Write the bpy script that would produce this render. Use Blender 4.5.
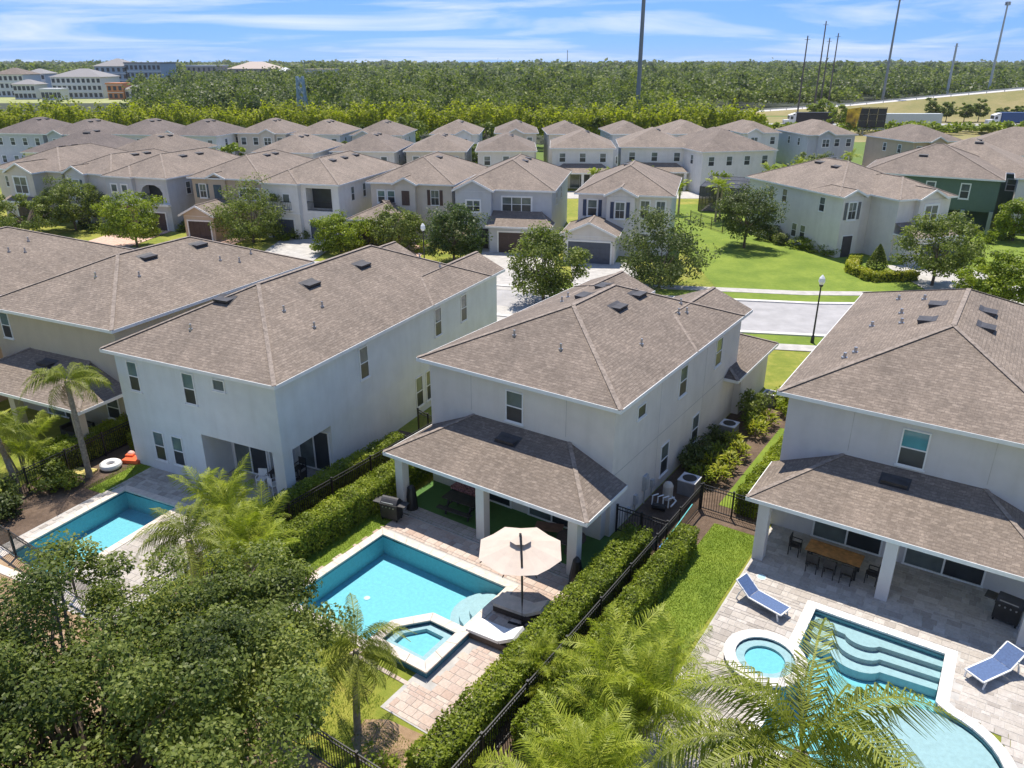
import bpy, math, random
import numpy as np
from mathutils import Vector, Matrix
for o in list(bpy.data.objects): bpy.data.objects.remove(o)
S = bpy.context.scene
COL = S.collection
R = math.radians
# ---------------------------------------------------------------- camera, sky, sun, exposure
FPX, HORIZON, CAMH = 770.0, 61.0, 19.0
PITCH = math.atan((384 - HORIZON) / FPX); CP, SP = math.cos(PITCH), math.sin(PITCH)
cam = bpy.data.cameras.new('camera'); co = bpy.data.objects.new('camera', cam); COL.objects.link(co)
cam.sensor_width = 36; cam.lens = 36 * FPX / 1024; cam.clip_start = .1; cam.clip_end = 20000
co.location = (0, 0, CAMH); co.rotation_euler = (math.pi / 2 - PITCH, 0, 0); S.camera = co
SUNV = Vector((-.03, .40, 1)).normalized()
W = bpy.data.worlds.new('World'); S.world = W; W.use_nodes = True
def build_world():
    nt = W.node_tree; n = nt.nodes; n.clear(); l = nt.links.new
    out = n.new('ShaderNodeOutputWorld'); bg = n.new('ShaderNodeBackground'); sky = n.new('ShaderNodeTexSky')
    sky.sky_type = 'NISHITA'; sky.sun_disc = False
    sky.sun_elevation = math.asin(SUNV.z); sky.sun_rotation = math.atan2(SUNV.x, SUNV.y)
    sky.air_density = 1.0; sky.dust_density = .0; sky.ozone_density = 3.0; sky.altitude = 0
    bg.inputs['Strength'].default_value = .135
    hs = n.new('ShaderNodeHueSaturation'); hs.inputs['Saturation'].default_value = 1.12
    tn = n.new('ShaderNodeMix'); tn.data_type = 'RGBA'; tn.blend_type = 'MULTIPLY'; tn.inputs[0].default_value = 1; tn.inputs[7].default_value = (.64, .73, .84, 1); l(hs.outputs[0], tn.inputs[6])
    l(sky.outputs[0], hs.inputs['Color'])
    tc0 = n.new('ShaderNodeTexCoord'); mp0 = n.new('ShaderNodeVectorMath'); mp0.operation = 'ADD'; l(tc0.outputs['Generated'], mp0.inputs[0]); mp0.inputs[1].default_value = (0, 0, .22)
    nm0 = n.new('ShaderNodeVectorMath'); nm0.operation = 'NORMALIZE'; l(mp0.outputs[0], nm0.inputs[0]); l(nm0.outputs[0], sky.inputs[0])   # clear air: little whitening at the horizon
    # thin high cloud over the whole dome: direction projected onto a high layer
    tc = n.new('ShaderNodeTexCoord'); sx = n.new('ShaderNodeSeparateXYZ'); l(tc.outputs['Generated'], sx.inputs[0])
    zz = n.new('ShaderNodeMath'); zz.operation = 'ADD'; l(sx.outputs[2], zz.inputs[0]); zz.inputs[1].default_value = .07
    mx = n.new('ShaderNodeMath'); mx.operation = 'MAXIMUM'; l(zz.outputs[0], mx.inputs[0]); mx.inputs[1].default_value = .04
    dx = n.new('ShaderNodeMath'); dx.operation = 'DIVIDE'; l(sx.outputs[0], dx.inputs[0]); l(mx.outputs[0], dx.inputs[1])
    dy = n.new('ShaderNodeMath'); dy.operation = 'DIVIDE'; l(sx.outputs[1], dy.inputs[0]); l(mx.outputs[0], dy.inputs[1])
    cb = n.new('ShaderNodeCombineXYZ'); l(dx.outputs[0], cb.inputs[0]); l(dy.outputs[0], cb.inputs[1])
    mp = n.new('ShaderNodeMapping'); l(cb.outputs[0], mp.inputs[0]); mp.inputs['Scale'].default_value = (.32, .42, 1)
    mp.inputs['Rotation'].default_value = (0, 0, R(24)); mp.inputs['Location'].default_value = (1.3, .9, 0)
    no = n.new('ShaderNodeTexNoise'); l(mp.outputs[0], no.inputs['Vector'])
    no.inputs['Scale'].default_value = 1.0; no.inputs['Detail'].default_value = 9; no.inputs['Roughness'].default_value = .58; no.inputs['Distortion'].default_value = .7
    rp = n.new('ShaderNodeValToRGB'); l(no.outputs[0], rp.inputs[0])
    rp.color_ramp.elements[0].position = .45; rp.color_ramp.elements[0].color = (0, 0, 0, 1)
    rp.color_ramp.elements[1].position = .78; rp.color_ramp.elements[1].color = (.8, .8, .8, 1)
    mi = n.new('ShaderNodeMix'); mi.data_type = 'RGBA'
    l(rp.outputs[0], mi.inputs[0]); l(tn.outputs[2], mi.inputs[6]); mi.inputs[7].default_value = (6.2, 6.1, 6.3, 1)
    l(mi.outputs[2], bg.inputs[0]); l(bg.outputs[0], out.inputs[0])
build_world()
sl = bpy.data.lights.new('sun', 'SUN'); so = bpy.data.objects.new('sun', sl); COL.objects.link(so)
sl.energy = 4.2; sl.angle = R(.53); sl.color = (1, .93, .82); so.location = (0, 0, 60)
so.rotation_euler = SUNV.to_track_quat('Z', 'Y').to_euler()
S.view_settings.view_transform = 'Standard'; S.view_settings.look = 'None'; S.view_settings.gamma = 1
S.view_settings.use_curve_mapping = False; S.view_settings.exposure = .58
S.render.engine = 'CYCLES'; S.cycles.max_bounces = 6; S.cycles.transparent_max_bounces = 12
S.cycles.caustics_reflective = False; S.cycles.caustics_refractive = False
ORDS = 'first second third fourth fifth sixth seventh eighth ninth tenth eleventh twelfth thirteenth fourteenth fifteenth sixteenth seventeenth eighteenth nineteenth twentieth twenty-first twenty-second twenty-third twenty-fourth'.split()
random.seed(4); rng = np.random.default_rng(7)
U = random.uniform
# ---------------------------------------------------------------- pixel -> ground helpers
def P(x, y, z=0.0):
    u, v = (x - 512) / FPX, (y - 384) / FPX
    t = (CAMH - z) / (SP + v * CP)
    return Vector((u * t, (CP - v * SP) * t, z))
def depth(v): return v[1] * CP + (CAMH - v[2]) * SP
class Frame:
    def __init__(s, o, yaw):
        s.o = Vector((o[0], o[1], 0)); s.yaw = yaw; a = R(yaw); s.ex = Vector((math.cos(a), math.sin(a), 0)); s.ey = Vector((-s.ex.y, s.ex.x, 0))
    def w(s, a, b, z=0.0): return s.o + s.ex * a + s.ey * b + Vector((0, 0, z))
    def l(s, p):
        d = Vector((p[0], p[1], 0)) - s.o
        return (d.dot(s.ex), d.dot(s.ey))
def eave_frame(px, yaw, z=6.3, ov=.4):
    f = Frame(P(px[0], px[1], z), yaw); q = f.w(ov, ov); return Frame(q, yaw)
# ---------------------------------------------------------------- materials
M = {}
def mat(name, fn):
    if name in M: return M[name]
    m = bpy.data.materials.new(name); m.use_nodes = True; nt = m.node_tree
    b = nt.nodes['Principled BSDF']; fn(nt, b, nt.nodes.new, nt.links.new); M[name] = m; return m
def ramp(n, l, src, stops):
    r = n('ShaderNodeValToRGB'); l(src, r.inputs[0]); e = r.color_ramp.elements
    while len(e) < len(stops): e.new(.5)
    for k, (p, c) in zip(e, stops): k.position = p; k.color = (*c, 1)
    return r.outputs[0]
def noise(n, l, vec, scale, detail=4, rough=.6):
    t = n('ShaderNodeTexNoise'); t.inputs['Scale'].default_value = scale; t.inputs['Detail'].default_value = detail; t.inputs['Roughness'].default_value = rough
    if vec is not None: l(vec, t.inputs['Vector'])
    return t.outputs[0]
def bump(n, l, h, b, strength=.3, dist=.02):
    k = n('ShaderNodeBump'); k.inputs['Strength'].default_value = strength; k.inputs['Distance'].default_value = dist
    l(h, k.inputs['Height']); l(k.outputs[0], b.inputs['Normal'])
def mixc(n, l, f, a, b, mode='MIX'):
    m = n('ShaderNodeMix'); m.data_type = 'RGBA'; m.blend_type = mode
    for s, i in ((f, 0), (a, 6), (b, 7)):
        if hasattr(s, 'links'): l(s, m.inputs[i])
        elif i == 0: m.inputs[0].default_value = s
        else: m.inputs[i].default_value = (*s, 1)
    return m.outputs[2]
def hexc(h):
    c = [int(h[i:i + 2], 16) / 255 for i in (0, 2, 4)]
    return tuple(x / 12.92 if x <= .04045 else ((x + .055) / 1.055) ** 2.4 for x in c)
def plain(name, c, rough=.6, metal=0, var=.08, scale=3.0, bp=0, bscale=40):
    def f(nt, b, n, l):
        tc = n('ShaderNodeTexCoord')
        v = noise(n, l, tc.outputs['Object'], scale, 5)
        a = tuple(max(0, x * (1 - var * 1.6)) for x in c); d = tuple(min(1, x * (1 + var * 1.6)) for x in c)
        l(ramp(n, l, v, [(.3, a), (.7, d)]), b.inputs['Base Color'])
        b.inputs['Roughness'].default_value = rough; b.inputs['Metallic'].default_value = metal
        if bp: bump(n, l, noise(n, l, tc.outputs['Object'], bscale, 3), b, bp, .01)
    return mat(name, f)
def stucco(name, c):
    def f(nt, b, n, l):
        tc = n('ShaderNodeTexCoord')
        a = noise(n, l, tc.outputs['Object'], .9, 5)
        mp = n('ShaderNodeMapping'); mp.inputs['Scale'].default_value = (2.2, 2.2, .18); l(tc.outputs['Object'], mp.inputs[0])
        s = noise(n, l, mp.outputs[0], 1.0, 4)                       # faint vertical run-off streaks
        base = ramp(n, l, a, [(.3, tuple(x * .93 for x in c)), (.7, tuple(min(1, x * 1.05) for x in c))])
        st = ramp(n, l, s, [(.45, (1, 1, 1)), (.78, (.94, .935, .92))])
        l(mixc(n, l, 1.0, base, st, 'MULTIPLY'), b.inputs['Base Color'])
        b.inputs['Roughness'].default_value = .9
        bump(n, l, noise(n, l, tc.outputs['Object'], 45, 3), b, .35, .012)
    return mat(name, f)
def shingle(name, c1, c2, c3):
    def f(nt, b, n, l):
        tc = n('ShaderNodeTexCoord'); uv = tc.outputs['UV']
        br = n('ShaderNodeTexBrick'); l(uv, br.inputs['Vector'])
        br.inputs['Scale'].default_value = 1; br.inputs['Brick Width'].default_value = .27; br.inputs['Row Height'].default_value = .15
        br.inputs['Mortar Size'].default_value = .009; br.inputs['Mortar Smooth'].default_value = .6; br.inputs['Bias'].default_value = -.1
        br.offset_frequency = 2; br.offset = .37
        br.inputs['Color1'].default_value = (*c1, 1); br.inputs['Color2'].default_value = (*c2, 1); br.inputs['Mortar'].default_value = tuple(x * .5 for x in c1) + (1,)
        mpt = n('ShaderNodeMapping'); mpt.inputs['Scale'].default_value = (1, 2.2, 1); l(uv, mpt.inputs[0]); tabs = noise(n, l, mpt.outputs[0], 3.6, 4, .8)
        a = mixc(n, l, ramp(n, l, tabs, [(.42, (0, 0, 0)), (.60, (.9, .9, .9))]), br.outputs[0], c3)
        big = noise(n, l, tc.outputs['Object'], .45, 5, .65)
        w = ramp(n, l, big, [(.3, (.78, .77, .76)), (.7, (1.10, 1.08, 1.06))])
        mp = n('ShaderNodeMapping'); mp.inputs['Scale'].default_value = (1.3, .16, 1); l(uv, mp.inputs[0])
        st = ramp(n, l, noise(n, l, mp.outputs[0], 1, 3), [(.4, (1, 1, 1)), (.75, (.86, .86, .86))])  # stains running down the slope
        oi = n('ShaderNodeObjectInfo'); wn = n('ShaderNodeTexWhiteNoise'); l(oi.outputs['Location'], wn.inputs['Vector'])
        tone = ramp(n, l, wn.outputs['Value'], [(0, (.86, .85, .85)), (.5, (1, .985, .97)), (1, (1.1, 1.09, 1.07))])
        l(mixc(n, l, 1.0, mixc(n, l, 1.0, mixc(n, l, 1.0, a, w, 'MULTIPLY'), st, 'MULTIPLY'), tone, 'MULTIPLY'), b.inputs['Base Color'])
        b.inputs['Roughness'].default_value = .95
        # each course steps up towards its lower edge
        sep = n('ShaderNodeSeparateXYZ'); l(uv, sep.inputs[0])
        dv = n('ShaderNodeMath'); dv.operation = 'DIVIDE'; l(sep.outputs[1], dv.inputs[0]); dv.inputs[1].default_value = .15
        fr = n('ShaderNodeMath'); fr.operation = 'FRACT'; l(dv.outputs[0], fr.inputs[0])
        iv = n('ShaderNodeMath'); iv.operation = 'SUBTRACT'; iv.inputs[0].default_value = 1; l(fr.outputs[0], iv.inputs[1])
        ad = n('ShaderNodeMath'); ad.operation = 'MULTIPLY_ADD'; l(tabs, ad.inputs[0]); ad.inputs[1].default_value = .8; l(iv.outputs[0], ad.inputs[2])
        bump(n, l, ad.outputs[0], b, .8, .035)
    return mat(name, f)
def leafmat(name, stops, trans=.42, rough=.5, ns=.55, isl=.5, con=1.3):
    def f(nt, b, n, l):
        g = n('ShaderNodeNewGeometry'); tc = n('ShaderNodeTexCoord')
        v = noise(n, l, tc.outputs['Object'], ns, 3)
        m = n('ShaderNodeMath'); m.operation = 'MULTIPLY_ADD'; l(g.outputs['Random Per Island'], m.inputs[0]); m.inputs[1].default_value = isl
        k = n('ShaderNodeMath'); k.operation = 'MULTIPLY_ADD'; l(v, k.inputs[0]); k.inputs[1].default_value = con; k.inputs[2].default_value = .23 - con * .5
        l(k.outputs[0], m.inputs[2])
        c = ramp(n, l, m.outputs[0], stops)
        l(c, b.inputs['Base Color']); b.inputs['Roughness'].default_value = rough; b.inputs['Specular IOR Level'].default_value = .35
        t = n('ShaderNodeBsdfTranslucent'); l(mixc(n, l, 1.0, c, (1.0, 1.1, .55), 'MULTIPLY'), t.inputs['Color'])
        mx = n('ShaderNodeMixShader'); mx.inputs[0].default_value = trans
        l(b.outputs[0], mx.inputs[1]); l(t.outputs[0], mx.inputs[2])
        l(mx.outputs[0], nt.nodes['Material Output'].inputs['Surface'])
    return mat(name, f)
def groundmat(name, stops, s1=.25, s2=3.0, s3=30, bp=.6):
    def f(nt, b, n, l):
        tc = n('ShaderNodeTexCoord'); o = tc.outputs['Object']
        a = noise(n, l, o, s1, 5); c = noise(n, l, o, s2, 5, .7); d = noise(n, l, o, s3, 3, .7)
        m = n('ShaderNodeMath'); m.operation = 'MULTIPLY_ADD'; l(a, m.inputs[0]); m.inputs[1].default_value = .55; m.inputs[2].default_value = -.05
        k = n('ShaderNodeMath'); k.operation = 'MULTIPLY_ADD'; l(c, k.inputs[0]); k.inputs[1].default_value = .35; l(m.outputs[0], k.inputs[2])
        j = n('ShaderNodeMath'); j.operation = 'MULTIPLY_ADD'; l(d, j.inputs[0]); j.inputs[1].default_value = .22; l(k.outputs[0], j.inputs[2])
        l(ramp(n, l, j.outputs[0], stops), b.inputs['Base Color']); b.inputs['Roughness'].default_value = .95
        bump(n, l, d, b, bp, .05)
    return mat(name, f)
def paver(name, cols):
    def f(nt, b, n, l):
        oi = n('ShaderNodeObjectInfo'); g = n('ShaderNodeNewGeometry'); tc = n('ShaderNodeTexCoord')
        ad = n('ShaderNodeMath'); ad.operation = 'ADD'; l(oi.outputs['Random'], ad.inputs[0]); l(g.outputs['Random Per Island'], ad.inputs[1])
        fr = n('ShaderNodeMath'); fr.operation = 'FRACT'; l(ad.outputs[0], fr.inputs[0])
        r = ramp(n, l, fr.outputs[0], [(i / (len(cols) - 1), c) for i, c in enumerate(cols)])
        v = noise(n, l, tc.outputs['Object'], 9, 5, .7)
        l(mixc(n, l, 1.0, r, ramp(n, l, v, [(.3, (.82, .8, .78)), (.7, (1.1, 1.1, 1.1))]), 'MULTIPLY'), b.inputs['Base Color'])
        b.inputs['Roughness'].default_value = .85; bump(n, l, v, b, .3, .01)
    return mat(name, f)
def glassmat(name, c, rough=.06):
    def f(nt, b, n, l):
        tc = n('ShaderNodeTexCoord')
        l(ramp(n, l, noise(n, l, tc.outputs['Object'], 1.1, 2), [(.35, tuple(x * .6 for x in c)), (.7, c)]), b.inputs['Base Color'])
        b.inputs['Roughness'].default_value = rough; b.inputs['Specular IOR Level'].default_value = .6
        bump(n, l, noise(n, l, tc.outputs['Object'], .8, 1), b, .05, .05)
    return mat(name, f)
def watermat(name, tint, wave=5):
    def f(nt, b, n, l):
        tc = n('ShaderNodeTexCoord')
        tr = n('ShaderNodeBsdfTransparent'); tr.inputs[0].default_value = (*tint, 1)
        gl = n('ShaderNodeBsdfGlossy'); gl.inputs['Roughness'].default_value = .03
        fr = n('ShaderNodeFresnel'); fr.inputs['IOR'].default_value = 1.33
        k = n('ShaderNodeBump'); k.inputs['Strength'].default_value = .5; k.inputs['Distance'].default_value = .06
        l(noise(n, l, tc.outputs['Object'], wave, 3, .5), k.inputs['Height'])
        l(k.outputs[0], gl.inputs['Normal']); l(k.outputs[0], fr.inputs['Normal'])
        mx = n('ShaderNodeMixShader'); l(fr.outputs[0], mx.inputs[0]); l(tr.outputs[0], mx.inputs[1]); l(gl.outputs[0], mx.inputs[2])
        l(mx.outputs[0], nt.nodes['Material Output'].inputs['Surface'])
    return mat(name, f)
ROOF = shingle('shingle_tan', (.245, .202, .166), (.335, .282, .236), (.168, .138, .115))
ROOF2 = shingle('shingle_brown', (.258, .214, .178), (.34, .288, .244), (.185, .152, .128))
ROOF3 = shingle('shingle_dark', (.19, .16, .145), (.27, .225, .20), (.14, .12, .11))
CAP = plain('ridge_cap', (.262, .216, .18), .95, var=.25, scale=6)
WHITE = plain('white_trim', (.80, .80, .79), .55, var=.04)
GLASS = glassmat('window_glass', (.17, .20, .195))  # base colour lightened to stand for reflected sky
GLASSG = glassmat('window_glass_green', (.16, .24, .24))
SCREEN = glassmat('window_screen', (.045, .052, .06), .3)
BLACK = plain('black_metal', (.016, .016, .018), .45, var=.2)
DARK = plain('dark_resin', (.03, .028, .027), .6, var=.25)
CHAR = plain('charcoal_vent', (.05, .048, .052), .6, var=.2)
STEEL = plain('steel', (.45, .46, .48), .35, .7, .1)
CONC = plain('concrete', (.45, .43, .40), .9, var=.12, scale=1.4, bp=.2)
KERB = plain('kerb_concrete', (.66, .64, .60), .9, var=.08, scale=2)
ASPH = plain('asphalt', (.37, .36, .36), .92, var=.09, scale=.7, bp=.3, bscale=60)
LAWN = groundmat('lawn', [(.26, (.08, .14, .010)), (.46, (.145, .215, .018)), (.66, (.235, .30, .035))], .35, 2.2, 34)
YARD = groundmat('yard_grass', [(.28, (.10, .14, .012)), (.46, (.19, .225, .022)), (.60, (.32, .30, .05)), (.70, (.44, .31, .13))], .35, 2.2, 26)
FIELD = groundmat('field', [(.3, (.07, .12, .02)), (.5, (.11, .17, .025)), (.7, (.17, .21, .04))], .03, .4, 6)
DRYG = groundmat('dry_verge', [(.3, (.14, .16, .04)), (.5, (.25, .22, .08)), (.7, (.36, .28, .14))], .06, .5, 6)
MULCH = groundmat('mulch', [(.3, (.05, .034, .022)), (.5, (.12, .08, .055)), (.72, (.24, .17, .12))], .5, 5, 40)
DIRT = groundmat('dirt', [(.3, (.20, .13, .07)), (.5, (.36, .24, .14)), (.72, (.50, .37, .24))], .6, 4, 35)
TURF = groundmat('artificial_turf', [(.3, (.06, .14, .03)), (.7, (.10, .21, .05))], .5, 6, 60)
PAV_B = paver('paver_pink', [(.45, .33, .265), (.54, .43, .355), (.48, .37, .31), (.58, .49, .415), (.38, .28, .23)])
PAV_A = paver('paver_cream', [(.42, .38, .335), (.50, .46, .41), (.34, .305, .27), (.54, .50, .455), (.39, .35, .31)])
PAV_D = paver('paver_terracotta', [(.60, .38, .28), (.68, .46, .35), (.54, .33, .25)])
COPING = plain('coping', (.64, .56, .48), .8, var=.08, scale=5, bp=.2)
COPINGW = plain('coping_white', (.70, .67, .63), .8, var=.06, scale=5, bp=.2)
PLASTER = plain('pool_plaster', (.21, .52, .59), .6, var=.06, scale=7)
PLASTERW = plain('pool_shelf_plaster', (.44, .49, .51), .6, var=.06, scale=7)
TILE = plain('pool_tile', (.05, .16, .24), .25, var=.3, scale=20)
WATER = watermat('pool_water', (.80, .96, .985))
BARK = plain('bark', (.16, .12, .09), .9, var=.35, scale=6, bp=.6, bscale=14)
PBARK = plain('palm_bark', (.30, .25, .19), .9, var=.25, scale=8, bp=.5, bscale=16)
L_OAK = leafmat('oak_leaf', [(.12, (.045, .07, .013)), (.42, (.125, .165, .03)), (.72, (.23, .275, .055)), (1, (.36, .385, .11))], ns=.4, con=1.8)
L_TREE = leafmat('street_leaf', [(.12, (.07, .10, .016)), (.5, (.175, .22, .038)), (.85, (.30, .34, .07)), (1, (.40, .41, .10))])
L_LIME = leafmat('lime_leaf', [(.12, (.09, .13, .01)), (.5, (.23, .30, .018)), (.85, (.38, .43, .03)), (1, (.48, .48, .07))])
L_DARK = leafmat('dark_leaf', [(.12, (.045, .068, .018)), (.5, (.11, .145, .035)), (.9, (.20, .235, .07))], ns=.3)
L_HEDGE = leafmat('hedge_leaf', [(.12, (.09, .13, .012)), (.5, (.24, .30, .028)), (.85, (.40, .44, .05)), (1, (.50, .50, .09))])
L_PALM = leafmat('palm_leaf', [(.12, (.12, .16, .014)), (.45, (.30, .36, .03)), (.8, (.47, .50, .06)), (1, (.58, .54, .14))], .4)
L_QUEEN = leafmat('queen_palm_leaf', [(.12, (.09, .12, .018)), (.45, (.23, .27, .035)), (.8, (.38, .40, .07)), (1, (.50, .45, .15))], .4)
L_DEAD = leafmat('dead_frond', [(.1, (.16, .10, .05)), (.6, (.30, .21, .11)), (1, (.42, .32, .19))], .2)
L_YEL = leafmat('croton_leaf', [(.12, (.12, .17, .01)), (.45, (.33, .36, .03)), (.85, (.55, .50, .06)), (1, (.62, .55, .16))])
L_MYRT = leafmat('myrtle_leaf', [(.12, (.03, .06, .015)), (.55, (.09, .14, .03)), (.82, (.2, .22, .08)), (.95, (.5, .36, .26))])
L_WOOD = leafmat('woodland_leaf', [(.05, (.05, .08, .018)), (.35, (.12, .16, .03)), (.65, (.22, .26, .04)), (1, (.34, .37, .06))], .4, .6, .13, .3, 2.4)
L_BELT = leafmat('belt_leaf', [(.1, (.16, .19, .014)), (.45, (.34, .37, .02)), (.8, (.50, .50, .03)), (1, (.58, .54, .05))], .5, .6, .3, .4)
WICK = plain('wicker', (.075, .055, .045), .7, var=.35, scale=30)
CUSH = plain('white_cushion', (.80, .79, .77), .8, var=.03)
BLUE = plain('blue_sling', (.075, .13, .27), .7, var=.12, scale=14)
CANV = plain('cream_canvas', (.56, .47, .395), .8, var=.04, scale=2)
TEAK = plain('teak', (.42, .20, .065), .5, var=.25, scale=5)
# ---------------------------------------------------------------- mesh helpers
class MB:
    def __init__(s): s.v = []; s.f = []; s.uv = []
    def quadf(s, pts, uv=None):
        i = len(s.v); s.v += [tuple(p) for p in pts]; s.f.append(tuple(range(i, i + len(pts))))
        s.uv.append(uv if uv else [(0, 0)] * len(pts)); return s
    def box(s, x0, y0, z0, x1, y1, z1, m=None):
        p = [Vector(q) for q in ((x0, y0, z0), (x1, y0, z0), (x1, y1, z0), (x0, y1, z0), (x0, y0, z1), (x1, y0, z1), (x1, y1, z1), (x0, y1, z1))]
        if m is not None: p = [m @ q for q in p]
        for k in ((0, 3, 2, 1), (4, 5, 6, 7), (0, 1, 5, 4), (1, 2, 6, 5), (2, 3, 7, 6), (3, 0, 4, 7)): s.quadf([p[i] for i in k])
        return s
    def bar(s, a, b, w, h=None, up=Vector((0, 0, 1))):
        a, b = Vector(a), Vector(b); d = b - a; L = d.length
        if L < 1e-6: return s
        d.normalize(); x = d.cross(up)
        if x.length < 1e-4: x = d.cross(Vector((1, 0, 0)))
        x.normalize(); y = x.cross(d); h = h or w
        p = [q + x * i * w / 2 + y * j * h / 2 for q in (a, b) for i, j in ((-1, -1), (1, -1), (1, 1), (-1, 1))]
        for k in ((3, 2, 1, 0), (4, 5, 6, 7), (0, 1, 5, 4), (1, 2, 6, 5), (2, 3, 7, 6), (3, 0, 4, 7)): s.quadf([p[i] for i in k])
        return s
    def tube(s, pts, rad, n=8, caps=True):
        pts = [Vector(p) for p in pts]; rings = []
        for i, p in enumerate(pts):
            d = (pts[min(i + 1, len(pts) - 1)] - pts[max(i - 1, 0)]).normalized()
            x = d.cross(Vector((0, 0, 1)))
            if x.length < 1e-3: x = d.cross(Vector((0, 1, 0)))
            x.normalize(); y = d.cross(x); r = rad[i] if hasattr(rad, '__len__') else rad
            rings.append([p + (x * math.cos(2 * math.pi * k / n) + y * math.sin(2 * math.pi * k / n)) * r for k in range(n)])
        for a, b in zip(rings, rings[1:]):
            for k in range(n): s.quadf([a[k], a[(k + 1) % n], b[(k + 1) % n], b[k]])
        if caps: s.quadf(rings[0][::-1]); s.quadf(rings[-1])
        return s
    def prism(s, poly, z0, z1):
        n = len(poly); s.quadf([(x, y, z1) for x, y in poly]); s.quadf([(x, y, z0) for x, y in poly][::-1])
        for i in range(n):
            a, b = poly[i], poly[(i + 1) % n]; s.quadf([(a[0], a[1], z0), (b[0], b[1], z0), (b[0], b[1], z1), (a[0], a[1], z1)])
        return s
    def ring(s, outer, inner, z0, z1):
        n = len(outer)
        for i in range(n):
            j = (i + 1) % n; a, b, c, d = outer[i], outer[j], inner[j], inner[i]
            s.quadf([(*a, z1), (*b, z1), (*c, z1), (*d, z1)]); s.quadf([(*a, z0), (*b, z0), (*b, z1), (*a, z1)]); s.quadf([(*c, z0), (*d, z0), (*d, z1), (*c, z1)])
        return s
    def mesh(s, name, m):
        me = bpy.data.meshes.new(name); me.from_pydata(s.v, [], s.f)
        if any(u != [(0, 0)] * len(u) for u in s.uv):
            ul = me.uv_layers.new(name='UV'); flat = [c for u in s.uv for q in u for c in q]; ul.data.foreach_set('uv', flat)
        me.materials.append(m); return me
    def build(s, name, m, parent=None, smooth=False):
        me = s.mesh(name, m)
        if smooth: me.polygons.foreach_set('use_smooth', [True] * len(me.polygons))
        return link(name, me, parent)
def link(name, me, parent=None, loc=None, rz=None):
    o = bpy.data.objects.new(name, me); COL.objects.link(o)
    if parent: o.parent = parent
    if loc is not None: o.location = loc
    if rz is not None: o.rotation_euler = (0, 0, rz)
    return o
def tag(o, label, cat, group=None, kind=None):
    o['label'] = label
    if cat: o['category'] = cat
    if group: o['group'] = group
    if kind: o['kind'] = kind
    return o
def thing(name, label, cat, loc=(0, 0, 0), rz=0.0, group=None):
    o = link(name, None, None, loc, rz); o.empty_display_size = .3; return tag(o, label, cat, group)
def struct(o, label=None):
    o['kind'] = 'structure'
    if label: o['label'] = label
    return o
def copy_tree(o, parent=None):
    c = o.copy(); COL.objects.link(c); c.parent = parent
    for ch in o.children: copy_tree(ch, c)
    return c
def npmesh(name, V, k, m):
    """V: (N*k,3) array of separate k-gons"""
    N = len(V) // k; me = bpy.data.meshes.new(name)
    me.vertices.add(N * k); me.vertices.foreach_set('co', V.astype(np.float32).ravel())
    me.loops.add(N * k); me.loops.foreach_set('vertex_index', np.arange(N * k, dtype=np.int32))
    me.polygons.add(N); me.polygons.foreach_set('loop_start', np.arange(0, N * k, k, dtype=np.int32)); me.polygons.foreach_set('loop_total', np.full(N, k, np.int32))
    me.update(calc_edges=True); me.materials.append(m); return me
def leaves(C, size, nrm=None, up=.5, asp=.55):
    """rhombic leaves at C (N,3); size scalar/array; normals biased along nrm and up"""
    N = len(C); s = np.broadcast_to(np.asarray(size, float), (N,)) * rng.uniform(.65, 1.35, N)
    nn = rng.normal(size=(N, 3)); nn /= np.linalg.norm(nn, axis=1)[:, None]
    if nrm is not None: nn = nn * .75 + nrm * .6
    nn[:, 2] += up; nn /= np.linalg.norm(nn, axis=1)[:, None]
    t = rng.normal(size=(N, 3)); t -= (t * nn).sum(1)[:, None] * nn; t /= np.linalg.norm(t, axis=1)[:, None]
    b = np.cross(nn, t); h = s[:, None]
    V = np.stack([C - t * h, C - b * h * asp + nn * h * .12, C + t * h, C + b * h * asp + nn * h * .12], 1)
    return V.reshape(-1, 3)
# ---------------------------------------------------------------- foliage builders
def crown_mesh(name, rad, m, clumps=60, per=60, leaf=.12, clump_r=.28, hollow=.45, seed=0, up=.5):
    g = np.random.default_rng(seed); rx, ry, rz = rad
    d = g.normal(size=(clumps, 3)); d /= np.linalg.norm(d, axis=1)[:, None]
    r = g.uniform(hollow, 1, clumps) ** .6
    lob = 1 + .18 * np.sin(3 * np.arctan2(d[:, 1], d[:, 0]) + seed) + .13 * np.sin(5 * d[:, 2] + 2 * seed + 2 * d[:, 0])
    c = d * (r * lob)[:, None]; c[:, 2] = np.where(c[:, 2] < -.55, -.55 + .2 * (c[:, 2] + .55), c[:, 2])
    cc = c * np.array([rx, ry, rz])
    cr = clump_r * min(rx, rz) * g.uniform(.6, 1.35, clumps)
    off = g.normal(size=(clumps, per, 3)); off /= np.linalg.norm(off, axis=2)[..., None]
    off *= (g.uniform(.15, 1, (clumps, per)) ** .5)[..., None]
    pts = cc[:, None, :] + off * cr[:, None, None] * np.array([1.15, 1.15, .75])
    N = (off * .7 + d[:, None, :] * .5).reshape(-1, 3)
    return npmesh(name, leaves(pts.reshape(-1, 3), leaf, N, up), 4, m), cc
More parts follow.
